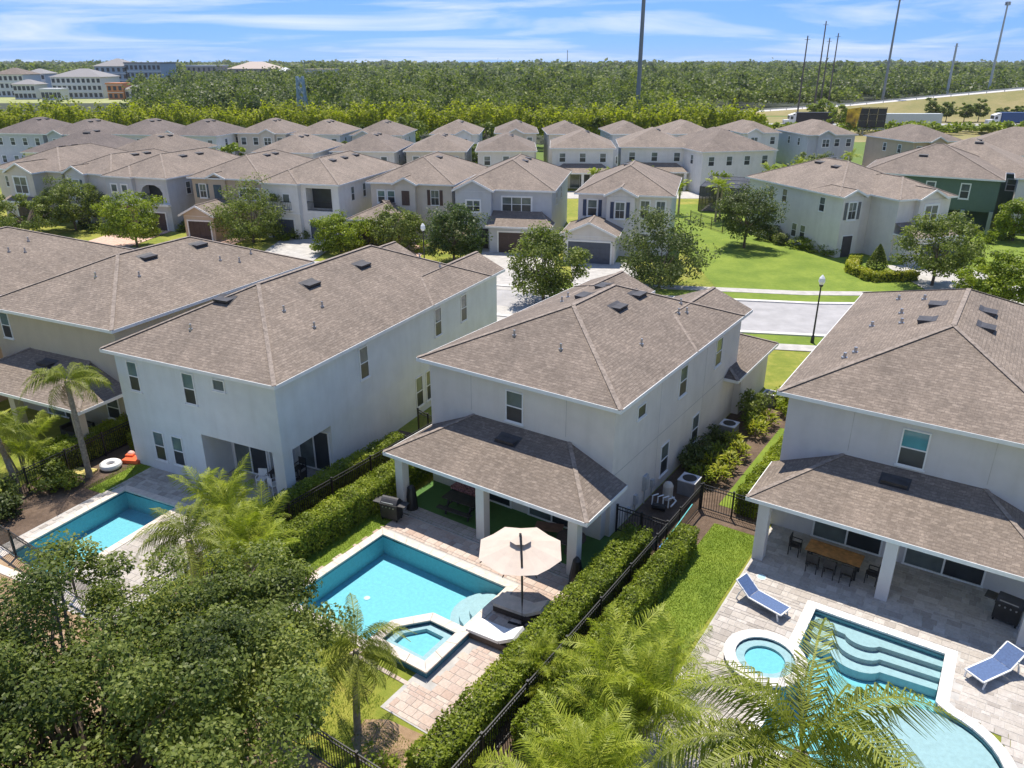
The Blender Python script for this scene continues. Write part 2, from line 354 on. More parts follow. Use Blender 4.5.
def tree(label, loc, h, rad, m, group='street trees', seed=0, clumps=60, per=60, leaf=.13, trunk_r=.13, name='street_tree', clump_r=.28, cz=None, hollow=.45):
    t = thing(name, label, 'tree', (loc[0], loc[1], 0), U(0, 6), group)
    me, cc = crown_mesh('crown', rad, m, clumps, per, leaf, clump_r, hollow, seed)
    cz = cz if cz is not None else h - rad[2]
    link('crown', me, t, (0, 0, cz))
    mb = MB(); fork = max(.5, cz - rad[2] * .55)
    mb.tube([(0, 0, -.1), (trunk_r * .3, 0, fork * .5), (0, trunk_r * .2, fork)], [trunk_r * 1.25, trunk_r, trunk_r * .85], 8)
    for c in cc[::max(1, len(cc) // 14)]:
        e = Vector(c) * .85 + Vector((0, 0, cz)); s0 = Vector((0, 0, fork - .05)); mid = s0.lerp(e, .5) + Vector((0, 0, -.12 * rad[2] + .3))
        mb.tube([s0, mid, e], [trunk_r * .55, trunk_r * .3, trunk_r * .1], 5, False)
    mb.build('trunk', BARK, t, True); return t
def frond_mesh(L, droop, leaflet, n=26, w=.035, hang=.5, m=None, seed=0, s1=.5):
    """feather frond along +x, arching and drooping; leaflets in two rows"""
    g = random.Random(seed); V = []
    def rp(t): return Vector((L * (t - .22 * droop * t ** 3), 0, L * (.34 * t - .62 * droop * t ** 2.3)))
    pts = [rp(i / 10) for i in range(11)]
    for a, b in zip(pts, pts[1:]):
        V += [a + Vector((0, -.022, 0)), b + Vector((0, -.014, 0)), b + Vector((0, .014, 0)), a + Vector((0, .022, 0))]
    for i in range(n):
        t = .10 + .9 * (i + .5) / n; p = rp(t); d = (rp(min(1, t + .02)) - rp(t - .02)).normalized()
        ll = leaflet * (math.sin(math.pi * min(1, .18 + t * .86)) ** .7) * g.uniform(.8, 1.15)
        for sd in (-1, 1):
            o = (d * g.uniform(.35, .75) + Vector((0, sd, 0)) * g.uniform(.7, 1) + Vector((0, 0, g.uniform(-.1, .35)))).normalized()
            q1 = p + o * ll * s1; q2 = q1 + (o * (1 - hang) + Vector((0, 0, -1)) * hang * 1.15).normalized() * ll * (1.08 - s1)
            s = d * w
            V += [p - s * .6, q1 - s, q1 + s, p + s * .6]; V += [q1 - s, q2 - s * .15, q2 + s * .15, q1 + s]
    return npmesh('frond', np.array([tuple(v) for v in V]), 4, m or L_PALM)
FRONDS = {}
def fronds(kind):
    if kind not in FRONDS:
        if kind == 'queen': FRONDS[kind] = [frond_mesh(2.6, d, .80, 58, .0115, .86, L_QUEEN, i, .36) for i, d in enumerate((.95, 1.25, 1.5, .75))]
        elif kind == 'areca': FRONDS[kind] = [frond_mesh(2.5, d, .72, 34, .016, .50, L_PALM, 10 + i, .45) for i, d in enumerate((.55, .8, 1.0, .35))]
        else: FRONDS[kind] = [frond_mesh(1.9, d, .5, 14, .05, .4, L_PALM, 20 + i) for i, d in enumerate((.7, 1.0, .4))]
    return FRONDS[kind]
def palm(label, loc, h, n=16, scale=1.0, kind='queen', lean=(0, 0), group='palms', r=.15, name='palm_tree', tilt=(-.35, 1.05), seed=1):
    g = random.Random(seed); t = thing(name, label, 'palm', (loc[0], loc[1], 0), g.uniform(0, 6), group)
    a = -t.rotation_euler.z; lx, ly = lean[0] * math.cos(a) - lean[1] * math.sin(a), lean[0] * math.sin(a) + lean[1] * math.cos(a)
    mb = MB(); k = 14
    mb.tube([(lx * (i / k) ** 1.5, ly * (i / k) ** 1.5, -.1 + (h + .1) * i / k) for i in range(k + 1)], [r * (1.25 if i == 0 else 1 - .25 * i / k) * (1.05 if i % 2 else .97) for i in range(k + 1)], 9)
    mb.build('trunk', PBARK, t, True)
    fm = fronds(kind)
    if 'dead' not in FRONDS: FRONDS['dead'] = frond_mesh(2.2, 1.5, .55, 36, .010, .9, L_DEAD, 77, .3)
    for i in range(n):
        dead = kind == 'queen' and i % 11 == 7
        e = -1.15 if dead else g.uniform(*tilt); o = link('frond', FRONDS['dead'] if dead else fm[i % len(fm)], t, (lx, ly, h - .05))
        o.rotation_euler = (g.uniform(-.25, .25), -e, i * 2.39996 + g.uniform(-.25, .25)); s = scale * g.uniform(.82, 1.12); o.scale = (s, s, s)
    return t
def clump_palm(label, loc, stems=7, n=7, scale=1.0, spread=.9, h=(1.0, 2.6), group='areca palms', seed=3, name='areca_palm'):
    g = random.Random(seed); t = thing(name, label, 'palm', (loc[0], loc[1], 0), 0, group); fm = fronds('areca')
    for s in range(stems):
        a = g.uniform(0, 6.28); rr = spread * math.sqrt(g.random()); b = Vector((rr * .5 * math.cos(a), rr * .5 * math.sin(a), 0)); hh = g.uniform(*h)
        top = Vector((rr * 1.2 * math.cos(a), rr * 1.2 * math.sin(a), hh))
        MB().tube([b - Vector((0, 0, .1)), b.lerp(top, .5) + Vector((0, 0, .1)), top], [.05, .045, .035], 6).build('stem', PBARK, t, True)
        for i in range(n):
            o = link('frond', fm[(i + s) % len(fm)], t, top); o.rotation_euler = (g.uniform(-.3, .3), -g.uniform(-.15, 1.15), i * 2.39996 + g.uniform(-.4, .4) + a)
            k = scale * g.uniform(.75, 1.1); o.scale = (k, k, k)
    return t
def hedge(label, a, b, w, h, m=L_HEDGE, dens=430, leaf=.055, name='hedge', group='clipped hedges', dark=None):
    """clipped box hedge from a to b (world xy)"""
    a, b = Vector((a[0], a[1], 0)), Vector((b[0], b[1], 0)); L = (b - a).length; yaw = math.atan2(b.y - a.y, b.x - a.x)
    t = thing(name, label, 'hedge', a, yaw, group)
    ncore = max(4, int(L / .8)); mb = MB()
    for i in range(ncore):
        x0, x1 = L * i / ncore, L * (i + 1) / ncore; mb.box(x0 + .02, -w * .33, .0, x1 - .02, w * .33, h * .8)
    mb.build('branches', L_DARK, t)
    def side(n, f): return np.array([f(*rng.uniform(0, 1, 2)) for _ in range(n)])
    n1 = int(L * w * dens * 1.3); n2 = int(L * h * dens * .95); n3 = int(w * h * dens)
    wob = lambda x: .06 * math.sin(x * 2.1 + L) + .05 * math.sin(x * 5.3)
    top = side(n1, lambda u, v: (u * L, (v - .5) * w, h + wob(u * L) - abs(v - .5) ** 3 * h * .5 + rng.normal() * .05))
    nt_ = np.tile([0, 0, 1.], (n1, 1))
    s1 = side(n2, lambda u, v: (u * L, -w / 2 * (1 - .12 * v * v) + wob(u * L + 3) * .8 + rng.normal() * .05, .06 + v * h)); na = np.tile([0, -1., .2], (n2, 1))
    s2 = side(n2, lambda u, v: (u * L, w / 2 * (1 - .12 * v * v) + wob(u * L + 7) * .8 + rng.normal() * .05, .06 + v * h)); nb = np.tile([0, 1., .2], (n2, 1))
    e1 = side(n3, lambda u, v: (rng.normal() * .04, (u - .5) * w, .06 + v * h)); ne = np.tile([-1., 0, .2], (n3, 1))
    e2 = side(n3, lambda u, v: (L + rng.normal() * .04, (u - .5) * w, .06 + v * h)); nf = np.tile([1., 0, .2], (n3, 1))
    V = leaves(np.concatenate([top, s1, s2, e1, e2]), leaf, np.concatenate([nt_, na, nb, ne, nf]) * 1.1, .2)
    link('foliage', npmesh('foliage', V, 4, m), t); return t
SHR = {}
def shrub(label, loc, r, h, m=L_TREE, group='garden shrubs', name='shrub', leaf=.09, dens=1.0, key=None):
    k = key or (m.name, int(U(0, 3)))
    if k not in SHR: SHR[k] = crown_mesh('foliage', (1, 1, 1), m, 34, int(34 * dens), .11, .38, .5, len(SHR) + 3, .6)[0]
    t = thing(name, label, 'shrub', (loc[0], loc[1], 0), U(0, 6), group)
    o = link('foliage', SHR[k], t, (0, 0, h * .5)); o.scale = (r, r, h * .6); return t
def cone_shrub(label, loc, r, h, m=L_TREE, group='conical shrubs'):
    n = int(1500 * h * r); v = rng.uniform(0, 1, n) ** .7; a = rng.uniform(0, 6.283, n)
    rr = r * (1 - v) ** .8 * rng.uniform(.75, 1.08, n) * (1 + .0 * a) * np.where(v > .9, 1, np.minimum(1, .55 + v * 3))
    c = np.stack([rr * np.cos(a), rr * np.sin(a), .05 + v * h], 1); N = np.stack([np.cos(a), np.sin(a), 0 * a + .5], 1)
    t = thing('conical_shrub', label, 'shrub', (loc[0], loc[1], 0), 0, group); link('foliage', npmesh('foliage', leaves(c, .08, N, .3), 4, m), t)
    MB().tube([(0, 0, -.05), (0, 0, h * .8)], [.07, .02], 6).build('trunk', BARK, t); return t
# ---------------------------------------------------------------- house builder
def slope_uv(pts, n):
    n = Vector(n).normalized(); u = Vector((0, 0, 1)).cross(n)
    if u.length < 1e-4: u = Vector((1, 0, 0))
    u.normalize(); v = n.cross(u); return [(Vector(p).dot(u), Vector(p).dot(v)) for p in pts]
def rface(mb, pts):
    n = (Vector(pts[1]) - Vector(pts[0])).cross(Vector(pts[2]) - Vector(pts[0]))
    if n.z < 0: pts = pts[::-1]; n = -n
    mb.quadf(pts, slope_uv(pts, n))
def cap_strip(lst, a, b, w=.2):
    a, b = Vector(a), Vector(b); lst.append(MB().bar(a + Vector((0, 0, .015)), b + Vector((0, 0, .015)), w, .03))
class House:
    def __init__(s, label, fr, wall, roof=ROOF, name='two_storey_house', group=None, far=False):
        s.f = fr; s.root = thing(name, label, 'house', fr.o, R(fr.yaw), group); s.wall, s.roof, s.far = wall, roof, far; s.roofs = []; s.wb = MB(); s.done = False
    def box(s, x0, y0, x1, y1, z0, z1): s.wb.box(x0, y0, z0, x1, y1, z1); return s
    def hip(s, x0, y0, x1, y1, ze, pitch=.42, ov=.4, gS=False, gN=False, axis=None, dz=0, roof=None, gwall=None):
        """roof over wall rectangle; ridge along the long side unless axis given"""
        X0, Y0, X1, Y1 = x0 - ov, y0 - ov, x1 + ov, y1 + ov; ze = ze - dz
        w, d = X1 - X0, Y1 - Y0; ax = axis or ('y' if d >= w else 'x'); h = (w if ax == 'y' else d) / 2; zr = ze + h * pitch
        mb = MB(); cap = []; A, B, C, D = (X0, Y0, ze), (X1, Y0, ze), (X1, Y1, ze), (X0, Y1, ze)
        if ax == 'y':
            cx = (X0 + X1) / 2; p = (cx, Y0 if gS else Y0 + h, zr); q = (cx, Y1 if gN else Y1 - h, zr)
            rface(mb, [B, C, q, p]); rface(mb, [D, A, p, q])
            if not gS: rface(mb, [A, B, p]); cap_strip(cap, A, p); cap_strip(cap, B, p)
            if not gN: rface(mb, [C, D, q]); cap_strip(cap, C, q); cap_strip(cap, D, q)
            cap_strip(cap, p, q)
            if gS:
                g = MB(); zt = ze - .13; g.quadf([(x0, y0 + .02, zt - .05), (x1, y0 + .02, zt - .05), (x1, y0 + .02, ze + (ov) * pitch - .04), (cx, y0 + .02, zr - .06), (x0, y0 + .02, ze + ov * pitch - .04)])
                g.build('gable_wall', gwall or s.wall, s.root)
                rk = MB()
                for e in (A, B): rk.bar(Vector(e) + Vector((0, -.02, -.09)), Vector(p) + Vector((0, -.02, -.09)), .06, .2)
                rk.build('rake_board', WHITE, s.root)
        else:
            cy = (Y0 + Y1) / 2; p = (X0 + h, cy, zr); q = (X1 - h, cy, zr)
            rface(mb, [A, B, q, p]); rface(mb, [C, D, p, q]); rface(mb, [D, A, p]); rface(mb, [B, C, q])
            for a, b in ((A, p), (D, p), (B, q), (C, q), (p, q)): cap_strip(cap, a, b)
        r = mb.build('roof', roof or s.roof, s.root)
        if not s.far: [c.build('ridge_cap', CAP, r) for c in cap]
        t = .03; fb = MB(); z0, z1 = ze - .17, ze - .004
        if not gS: fb.box(X0 - t, Y0 - t, z0, X1 + t, Y0, z1)
        fb.box(X0 - t, Y1, z0, X1 + t, Y1 + t, z1)
        fb.box(X0 - t, Y0, z0, X0, Y1, z1); fb.box(X1, Y0, z0, X1 + t, Y1, z1); fb.build('fascia', WHITE, s.root)
        MB().box(X0 + .004, Y0 + (ov if gS else .004), ze - .15, X1 - .004, Y1 - .004, ze - .12).build('soffit', WHITE, s.root)
        s.roofs.append((r, X0, Y0, X1, Y1, ze, pitch, ax)); return s
    def rz(s, i, x, y):
        r, X0, Y0, X1, Y1, ze, p, ax = s.roofs[i]; ds = {'W': x - X0, 'E': X1 - x, 'S': y - Y0, 'N': Y1 - y}; k = min(ds, key=ds.get)
        n = {'W': (-p, 0, 1), 'E': (p, 0, 1), 'S': (0, -p, 1), 'N': (0, p, 1)}[k]; return r, ze + ds[k] * p, Vector(n).normalized()
    def vent(s, i, x, y, w=.95, d=.45):
        r, z, n = s.rz(i, x, y); u = Vector((0, 0, 1)).cross(n).normalized(); v = n.cross(u)
        m = Matrix(((u.x, v.x, n.x, x), (u.y, v.y, n.y, y), (u.z, v.z, n.z, z), (0, 0, 0, 1)))
        mb = MB(); a = [(-w / 2, -d / 2), (w / 2, -d / 2), (w / 2, d / 2), (-w / 2, d / 2)]
        mb.box(-w / 2 - .08, -d / 2 - .02, .0, w / 2 + .08, d / 2 + .2, .012, m)
        mb.quadf([m @ Vector(q) for q in ((-w / 2, -d / 2, .2), (w / 2, -d / 2, .2), (w / 2, d / 2, .02), (-w / 2, d / 2, .02))])
        mb.quadf([m @ Vector(q) for q in ((-w / 2, -d / 2, .04), (w / 2, -d / 2, .04), (w / 2, -d / 2, .2), (-w / 2, -d / 2, .2))])
        for sx in (-1, 1): mb.quadf([m @ Vector(q) for q in ((sx * w / 2, -d / 2, .0), (sx * w / 2, -d / 2, .2), (sx * w / 2, d / 2, .02), (sx * w / 2, d / 2, .0))])
        mb.build('roof_vent', CHAR, r); return s
    def pipe(s, i, x, y, h=.28, r0=.05, m=None):
        r, z, n = s.rz(i, x, y); MB().tube([(x, y, z - .05), (x, y, z + h)], r0, 8).tube([(x, y, z - .03), (x, y, z + .05)], r0 * 2, 8).build('vent_pipe', m or STEEL, r); return s
    def fm(s, face, plane):
        if face == 'S': return lambda a, dpt, z: (a, plane - dpt, z)
        if face == 'E': return lambda a, dpt, z: (plane + dpt, a, z)
        if face == 'W': return lambda a, dpt, z: (plane - dpt, a, z)
    def fbox(s, mb, f, a0, d0, z0, a1, d1, z1):
        p, q = f(a0, d0, z0), f(a1, d1, z1); mb.box(min(p[0], q[0]), min(p[1], q[1]), min(p[2], q[2]), max(p[0], q[0]), max(p[1], q[1]), max(p[2], q[2]))
    def win(s, face, plane, a, z, w, h, nx=1, rail=True, shut=None, fw=.055, glass=None, trim=0, muntin=False):
        """window with outer frame, sash rail, panes as sub-parts; a = left edge, z = sill"""
        f = s.fm(face, plane); mb = MB(); t = fw + trim
        s.fbox(mb, f, a - trim, -.01, z - trim, a + w + trim, .045, z + fw); s.fbox(mb, f, a - trim, -.01, z + h - fw, a + w + trim, .045, z + h + trim)
        s.fbox(mb, f, a - trim, -.01, z + fw, a + fw, .045, z + h - fw); s.fbox(mb, f, a + w - fw, -.01, z + fw, a + w + trim, .045, z + h - fw)
        for i in range(1, nx): s.fbox(mb, f, a + w * i / nx - .045, -.01, z + fw, a + w * i / nx + .045, .043, z + h - fw)
        if rail: s.fbox(mb, f, a + fw, -.01, z + h * .5 - .025, a + w - fw, .038, z + h * .5 + .025)
        if muntin:
            for i in range(nx): s.fbox(mb, f, a + w * (i + .5) / nx - .015, -.01, z + fw, a + w * (i + .5) / nx + .015, .03, z + h - fw)
        if not s.far: s.fbox(mb, f, a - trim - .05, -.01, z - trim - .06, a + w + trim + .05, .08, z - trim - .004)
        o = mb.build('window', WHITE, s.root)
        for i in range(nx):
            x0, x1 = a + w * i / nx + .03, a + w * (i + 1) / nx - .03
            for (za, zb, mm) in (((z + h * .5, z + h - .03, glass or GLASS), (z + .03, z + h * .5, SCREEN)) if rail else ((z + .03, z + h - .03, glass or GLASS),)):
                pb = MB(); s.fbox(pb, f, x0, .0, za, x1, .014 if zb > z + h * .6 else .020, zb); pb.build('pane', mm, o)
        if shut:
            for x0 in (a - trim - .42, a + w + trim + .06):
                sb = MB(); s.fbox(sb, f, x0, -.01, z, x0 + .36, .03, z + h)
                for k in range(5): s.fbox(sb, f, x0 + .05, -.01, z + h * (.06 + .19 * k), x0 + .31, .045, z + h * (.2 + .19 * k))
                sb.build('shutter', shut, s.root)
        return o
    def door(s, face, plane, a, z, w, h, m):
        f = s.fm(face, plane); mb = MB(); s.fbox(mb, f, a, -.01, z, a + w, .04, z + h)
        for k in range(2): s.fbox(mb, f, a + .12, -.01, z + h * (.08 + .48 * k), a + w - .12, .06, z + h * (.48 + .46 * k))
        return mb.build('door', m, s.root)
    def slider(s, plane, a, z, w, h, n=2):
        f = s.fm('S', plane); mb = MB(); t = .07
        s.fbox(mb, f, a - t, -.01, z, a + w + t, .06, z + t); s.fbox(mb, f, a - t, -.01, z + h - t, a + w + t, .06, z + h)
        for i in range(n + 1): x = a + w * i / n; s.fbox(mb, f, x - t / 2, -.01, z + t, x + t / 2, .055, z + h - t)
        o = mb.build('sliding_door', WHITE, s.root)
        for i in range(n):
            pb = MB(); s.fbox(pb, f, a + w * i / n + .02, 0, z + .02, a + w * (i + 1) / n - .02, .02, z + h - .02); pb.build('pane', SCREEN if i else GLASS, o)
        return o
    def garage(s, plane, a, w, h, m, frame=WHITE):
        f = s.fm('S', plane); fb = MB(); t = .16
        s.fbox(fb, f, a - t, -.01, 0, a, .07, h + t); s.fbox(fb, f, a + w, -.01, 0, a + w + t, .07, h + t); s.fbox(fb, f, a, -.01, h, a + w, .07, h + t)
        fb.build('garage_frame', frame, s.root); o = link('garage_door', None, s.root)
        for r in range(4):
            for c in range(4):
                pb = MB(); s.fbox(pb, f, a + w * c / 4 + .03, -.01, h * r / 4 + .03, a + w * (c + 1) / 4 - .03, .035, h * (r + 1) / 4 - .03); pb.build('panel', m, o)
        bb = MB(); s.fbox(bb, f, a, -.015, .0, a + w, .012, h); bb.build('backing', m, o)
        return s
    def skirt(s, x0, y0, x1, y1, ze, pitch, xl=None, xr=None, zt=None, roof=None):
        """lean-to patio roof against the wall at y1; hips run up to xl / xr on the wall"""
        zt = zt or ze + (y1 - y0) * pitch; mb = MB()
        A, B, C, D = (x0, y0, ze), (x1, y0, ze), (x1, y1, ze), (x0, y1, ze)
        xl = x0 if xl is None else xl; xr = x1 if xr is None else xr; p, q = (xl, y1, zt), (xr, y1, zt)
        rface(mb, [A, B, q, p]); cap = []
        if xl > x0: rface(mb, [A, p, D]); cap_strip(cap, A, p, .18)
        if xr < x1: rface(mb, [B, C, q]); cap_strip(cap, B, q, .18)
        r = mb.build('patio_roof', roof or s.roof, s.root)
        if not s.far: [c.build('ridge_cap', CAP, r) for c in cap]
        t = .03; fb = MB(); fb.box(x0 - t, y0 - t, ze - .17, x1 + t, y0, ze - .004); fb.box(x0 - t, y0, ze - .17, x0, y1 - .01, ze - .004); fb.box(x1, y0, ze - .17, x1 + t, y1 - .01, ze - .004)
        fb.build('patio_fascia', WHITE, s.root)
        MB().box(x0 + .004, y0 + .004, ze - .15, x1 - .004, y1 - .01, ze - .12).build('patio_ceiling', WHITE, s.root)
        s.patio = (r, x0, y0, x1, y1, ze, (zt - ze) / (y1 - y0)); return s
    def patio_vent(s, x, y):
        r, x0, y0, x1, y1, ze, p = s.patio; s.roofs.append((r, x0 - 50, y0, x1 + 50, y1 + 50, ze, p, 'x')); return s.vent(len(s.roofs) - 1, x, y)
    def col(s, x, y, z1, w=.42, m=None, z0=0.0):
        h = w / 2; mb = MB().box(x - h, y - h, z0, x + h, y + h, z1); mb.build('column', m or s.wall, s.root); return s
    def finish(s):
        s.wb.build('wall', s.wall, s.root); return s.root
# ================================================================ SETTING: ground, roads
def sheet(name, poly, z, m, kind='structure', label=None):
    o = MB().quadf([(x, y, z) for x, y in poly]).build(name, m); o['kind'] = kind
    if label: o['label'] = label
    return o
fB = eave_frame((417, 357.5), -34); fC = eave_frame((100, 348.7), -25.6); fD = eave_frame((0, 309), -25); fA = eave_frame((778, 391), -33.5)
fE = Frame((-41.6, 43.1), -17)
def rect(f, x0, y0, x1, y1): return [tuple(f.w(a, b)[:2]) for a, b in ((x0, y0), (x1, y0), (x1, y1), (x0, y1))]
# ground as a sheet with the three pool pits left open
def pit_ground():
    near = [(-90, 8), (90, 8), (90, 125), (-90, 125)]
    import bmesh
    bm = bmesh.new()
    def loop(pts):
        vs = [bm.verts.new((x, y, 0)) for x, y in pts]; return [bm.edges.new((vs[i], vs[(i + 1) % len(vs)])) for i in range(len(vs))]
    es = loop(near)
    for p in PITS: es += loop(p)
    bmesh.ops.triangle_fill(bm, use_beauty=True, use_dissolve=False, edges=es)
    for f in bm.faces:
        if f.normal.z < 0: f.normal_flip()
    far = [(-4200, -300), (4200, -300), (4200, 5000), (-4200, 5000)]
    fv = [bm.verts.new((x, y, 0)) for x, y in far]; nv = [bm.verts.new((x, y, 0)) for x, y in near]
    for i in range(4): bm.faces.new((fv[i], fv[(i + 1) % 4], nv[(i + 1) % 4], nv[i]))
    me = bpy.data.meshes.new('ground'); bm.to_mesh(me); bm.free(); me.materials.append(YARD); struct(link('ground', me), 'grassy ground under the whole neighbourhood')
def arc(cx, cy, r, a0, a1, n): return [(cx + r * math.cos(R(a0 + (a1 - a0) * i / n)), cy + r * math.sin(R(a0 + (a1 - a0) * i / n))) for i in range(n + 1)]
def offset(poly, d):
    n = len(poly); out = []
    for i in range(n):
        a, b, c = Vector(poly[i - 1]), Vector(poly[i]), Vector(poly[(i + 1) % n])
        e1, e2 = (b - a).normalized(), (c - b).normalized(); n1, n2 = Vector((e1.y, -e1.x)), Vector((e2.y, -e2.x)); k = (n1 + n2)
        k = n1 if k.length < .2 else k.normalized() / max(.45, k.normalized().dot(n1)); out.append(tuple(b + k * d))
    return out
# pool outlines in the local frame of their house (counter-clockwise)
POOL_B = [(1.45, -10.6), (5.75, -10.6), (5.75, -9.65), (6.75, -8.25), (8.0, -8.25), (8.0, -5.3), (1.45, -5.3)]
POOL_C = [(1.75, -8.6), (5.2, -8.6), (5.2, -2.2), (1.75, -2.2)]
POOL_A = [(3.2, -12.6), (5.5, -12.6)] + arc(7.55, -10.3, 2.15, -100, 78, 18) + [(7.6, -7.9), (7.6, -5.3), (3.2, -5.3), (3.2, -8.1), (3.6, -9.0), (3.2, -10.2)]
SPA_A = arc(2.45, -9.15, 1.02, 0, 360, 28)[:-1]
POOL_D = [(-6.5, -9), (-2.2, -9), (-2.2, -4.4), (-6.5, -4.4)]
PITS = [[tuple(f.w(x, y)[:2]) for x, y in offset(p, .1)] for f, p in ((fB, POOL_B), (fC, POOL_C), (fA, POOL_A), (fD, POOL_D))]
pit_ground()
sheet('field_land', [(-4190, 128), (4190, 128), (4190, 4990), (-4190, 4990)], .01, FIELD)
ROADC = [(95, 57.6), (60, 57.8), (40, 58), (25, 58.5), (10, 61), (-8, 65.8), (-28, 71.5), (-50, 78), (-80, 88), (-120, 101)]
def strip(pts, off0, off1, z, name, m, z2=None):
    L, Rr = [], []
    for i, p in enumerate(pts):
        a, b = Vector(pts[max(i - 1, 0)]), Vector(pts[min(i + 1, len(pts) - 1)]); d = (b - a).normalized(); nrm = Vector((d.y, -d.x))
        L.append(Vector(p) + nrm * off0); Rr.append(Vector(p) + nrm * off1)
    mb = MB()
    for i in range(len(pts) - 1):
        q = [L[i], L[i + 1], Rr[i + 1], Rr[i]]
        if z2 is None: mb.quadf([(v.x, v.y, z) for v in q])
        else:
            mb.quadf([(v.x, v.y, z2) for v in q])
            for a, b in ((L[i], L[i + 1]), (Rr[i + 1], Rr[i])): mb.quadf([(a.x, a.y, z), (b.x, b.y, z), (b.x, b.y, z2), (a.x, a.y, z2)])
    o = mb.build(name, m); o['kind'] = 'structure'; return o
strip(ROADC, -4.1, 4.1, .03, 'road', ASPH)
strip(ROADC, -4.55, -4.1, 0, 'kerb_near', KERB, .13); strip(ROADC, 4.1, 4.55, 0, 'kerb_far', KERB, .13)
strip(ROADC, -4.55, -6.6, .03, 'verge_near', LAWN); strip(ROADC, 4.55, 6.9, .03, 'verge_far', LAWN)
strip(ROADC, -6.6, -7.9, .02, 'sidewalk_near', CONC, .06); strip(ROADC, 6.9, 8.2, .02, 'sidewalk_far', CONC, .06)
sheet('lawn', [(18.5, 66.5), (60, 64.2), (60, 112), (19, 112)], .012, LAWN)
# driveways to the houses across the street and on the near side
for nm, q in (('driveway', [(-3.2, 84), (4.6, 83), (3.8, 66.3), (-3.5, 67.5)]), ('driveway', [(6.0, 78), (12.4, 77), (11.5, 64.5), (5.5, 65.5)]),
              ('driveway', [(7.5, 52), (13.5, 48), (17.5, 55.5), (10.5, 58)]), ('driveway', [(-6.5, 58), (-.5, 52), (4, 60), (-1.5, 62.5)]),
              ('driveway', [(37.5, 76), (45, 77), (47, 62.4), (37, 62.4)]), ('driveway', [(-26.5, 91), (-19.5, 87), (-21, 73), (-27, 75)])):
    sheet(nm, q, .045, CONC)
for q in ([(-47, 96), (-41, 94), (-43, 79.5), (-49.5, 81)], [(-37.5, 95), (-30, 92), (-33, 76.5), (-39.5, 78.5)], [(-16, 89.5), (-9, 87), (-10.5, 71), (-17, 73)]):
    sheet('driveway', q, .047, plain('paved_drive', (.60, .40, .31), .9, var=.15, scale=3, bp=.3))
strip([(70, 146), (0, 147), (-60, 149), (-120, 153)], -3.2, 3.2, .03, 'bounce_strip', CONC)  # added pale strip; bounces neutral light onto the back-row fronts
sheet('terrace', [(4, 117), (38, 117), (38, 124), (4, 124)], .03, CONC); sheet('terrace', [(-40, 112), (2, 112), (2, 119), (-40, 119)], .03, CONC)  # added pale sheets, put in to bounce neutral light onto the middle-row walls
# planting beds and bare earth
sheet('mulch_bed', rect(fB, 9.75, .9, 14.9, 17.5), .012, MULCH); sheet('mulch_bed', rect(fB, 10.55, -15, 13.3, .9), .012, MULCH)
sheet('lawn_strip', rect(fB, 13.1, -9.5, 15.2, 3.6), .020, LAWN); sheet('lawn_strip', rect(fB, 12.7, 5.2, 14.3, 15), .022, LAWN)
sheet('mulch_bed', rect(fC, 10.0, -7, 13.0, 9), .012, MULCH); sheet('lawn_strip', rect(fB, -1.0, -12.5, 1.05, -3.6), .018, LAWN)
sheet('mulch_bed', rect(fC, -3.2, -8.5, .9, 2.5), .012, MULCH); sheet('lawn_strip', rect(fC, .1, -2.9, 1.2, .8), .02, LAWN)
sheet('bare_earth', [tuple(fB.w(a, b)[:2]) for a, b in ((8.6, -12.8), (10.2, -12.6), (10.3, -13.9), (9.3, -14.6), (8.2, -14.0), (8.0, -13.2))], .014, DIRT)
sheet('bare_earth', rect(fB, -14, -26, 10.5, -15.05), .013, DIRT)
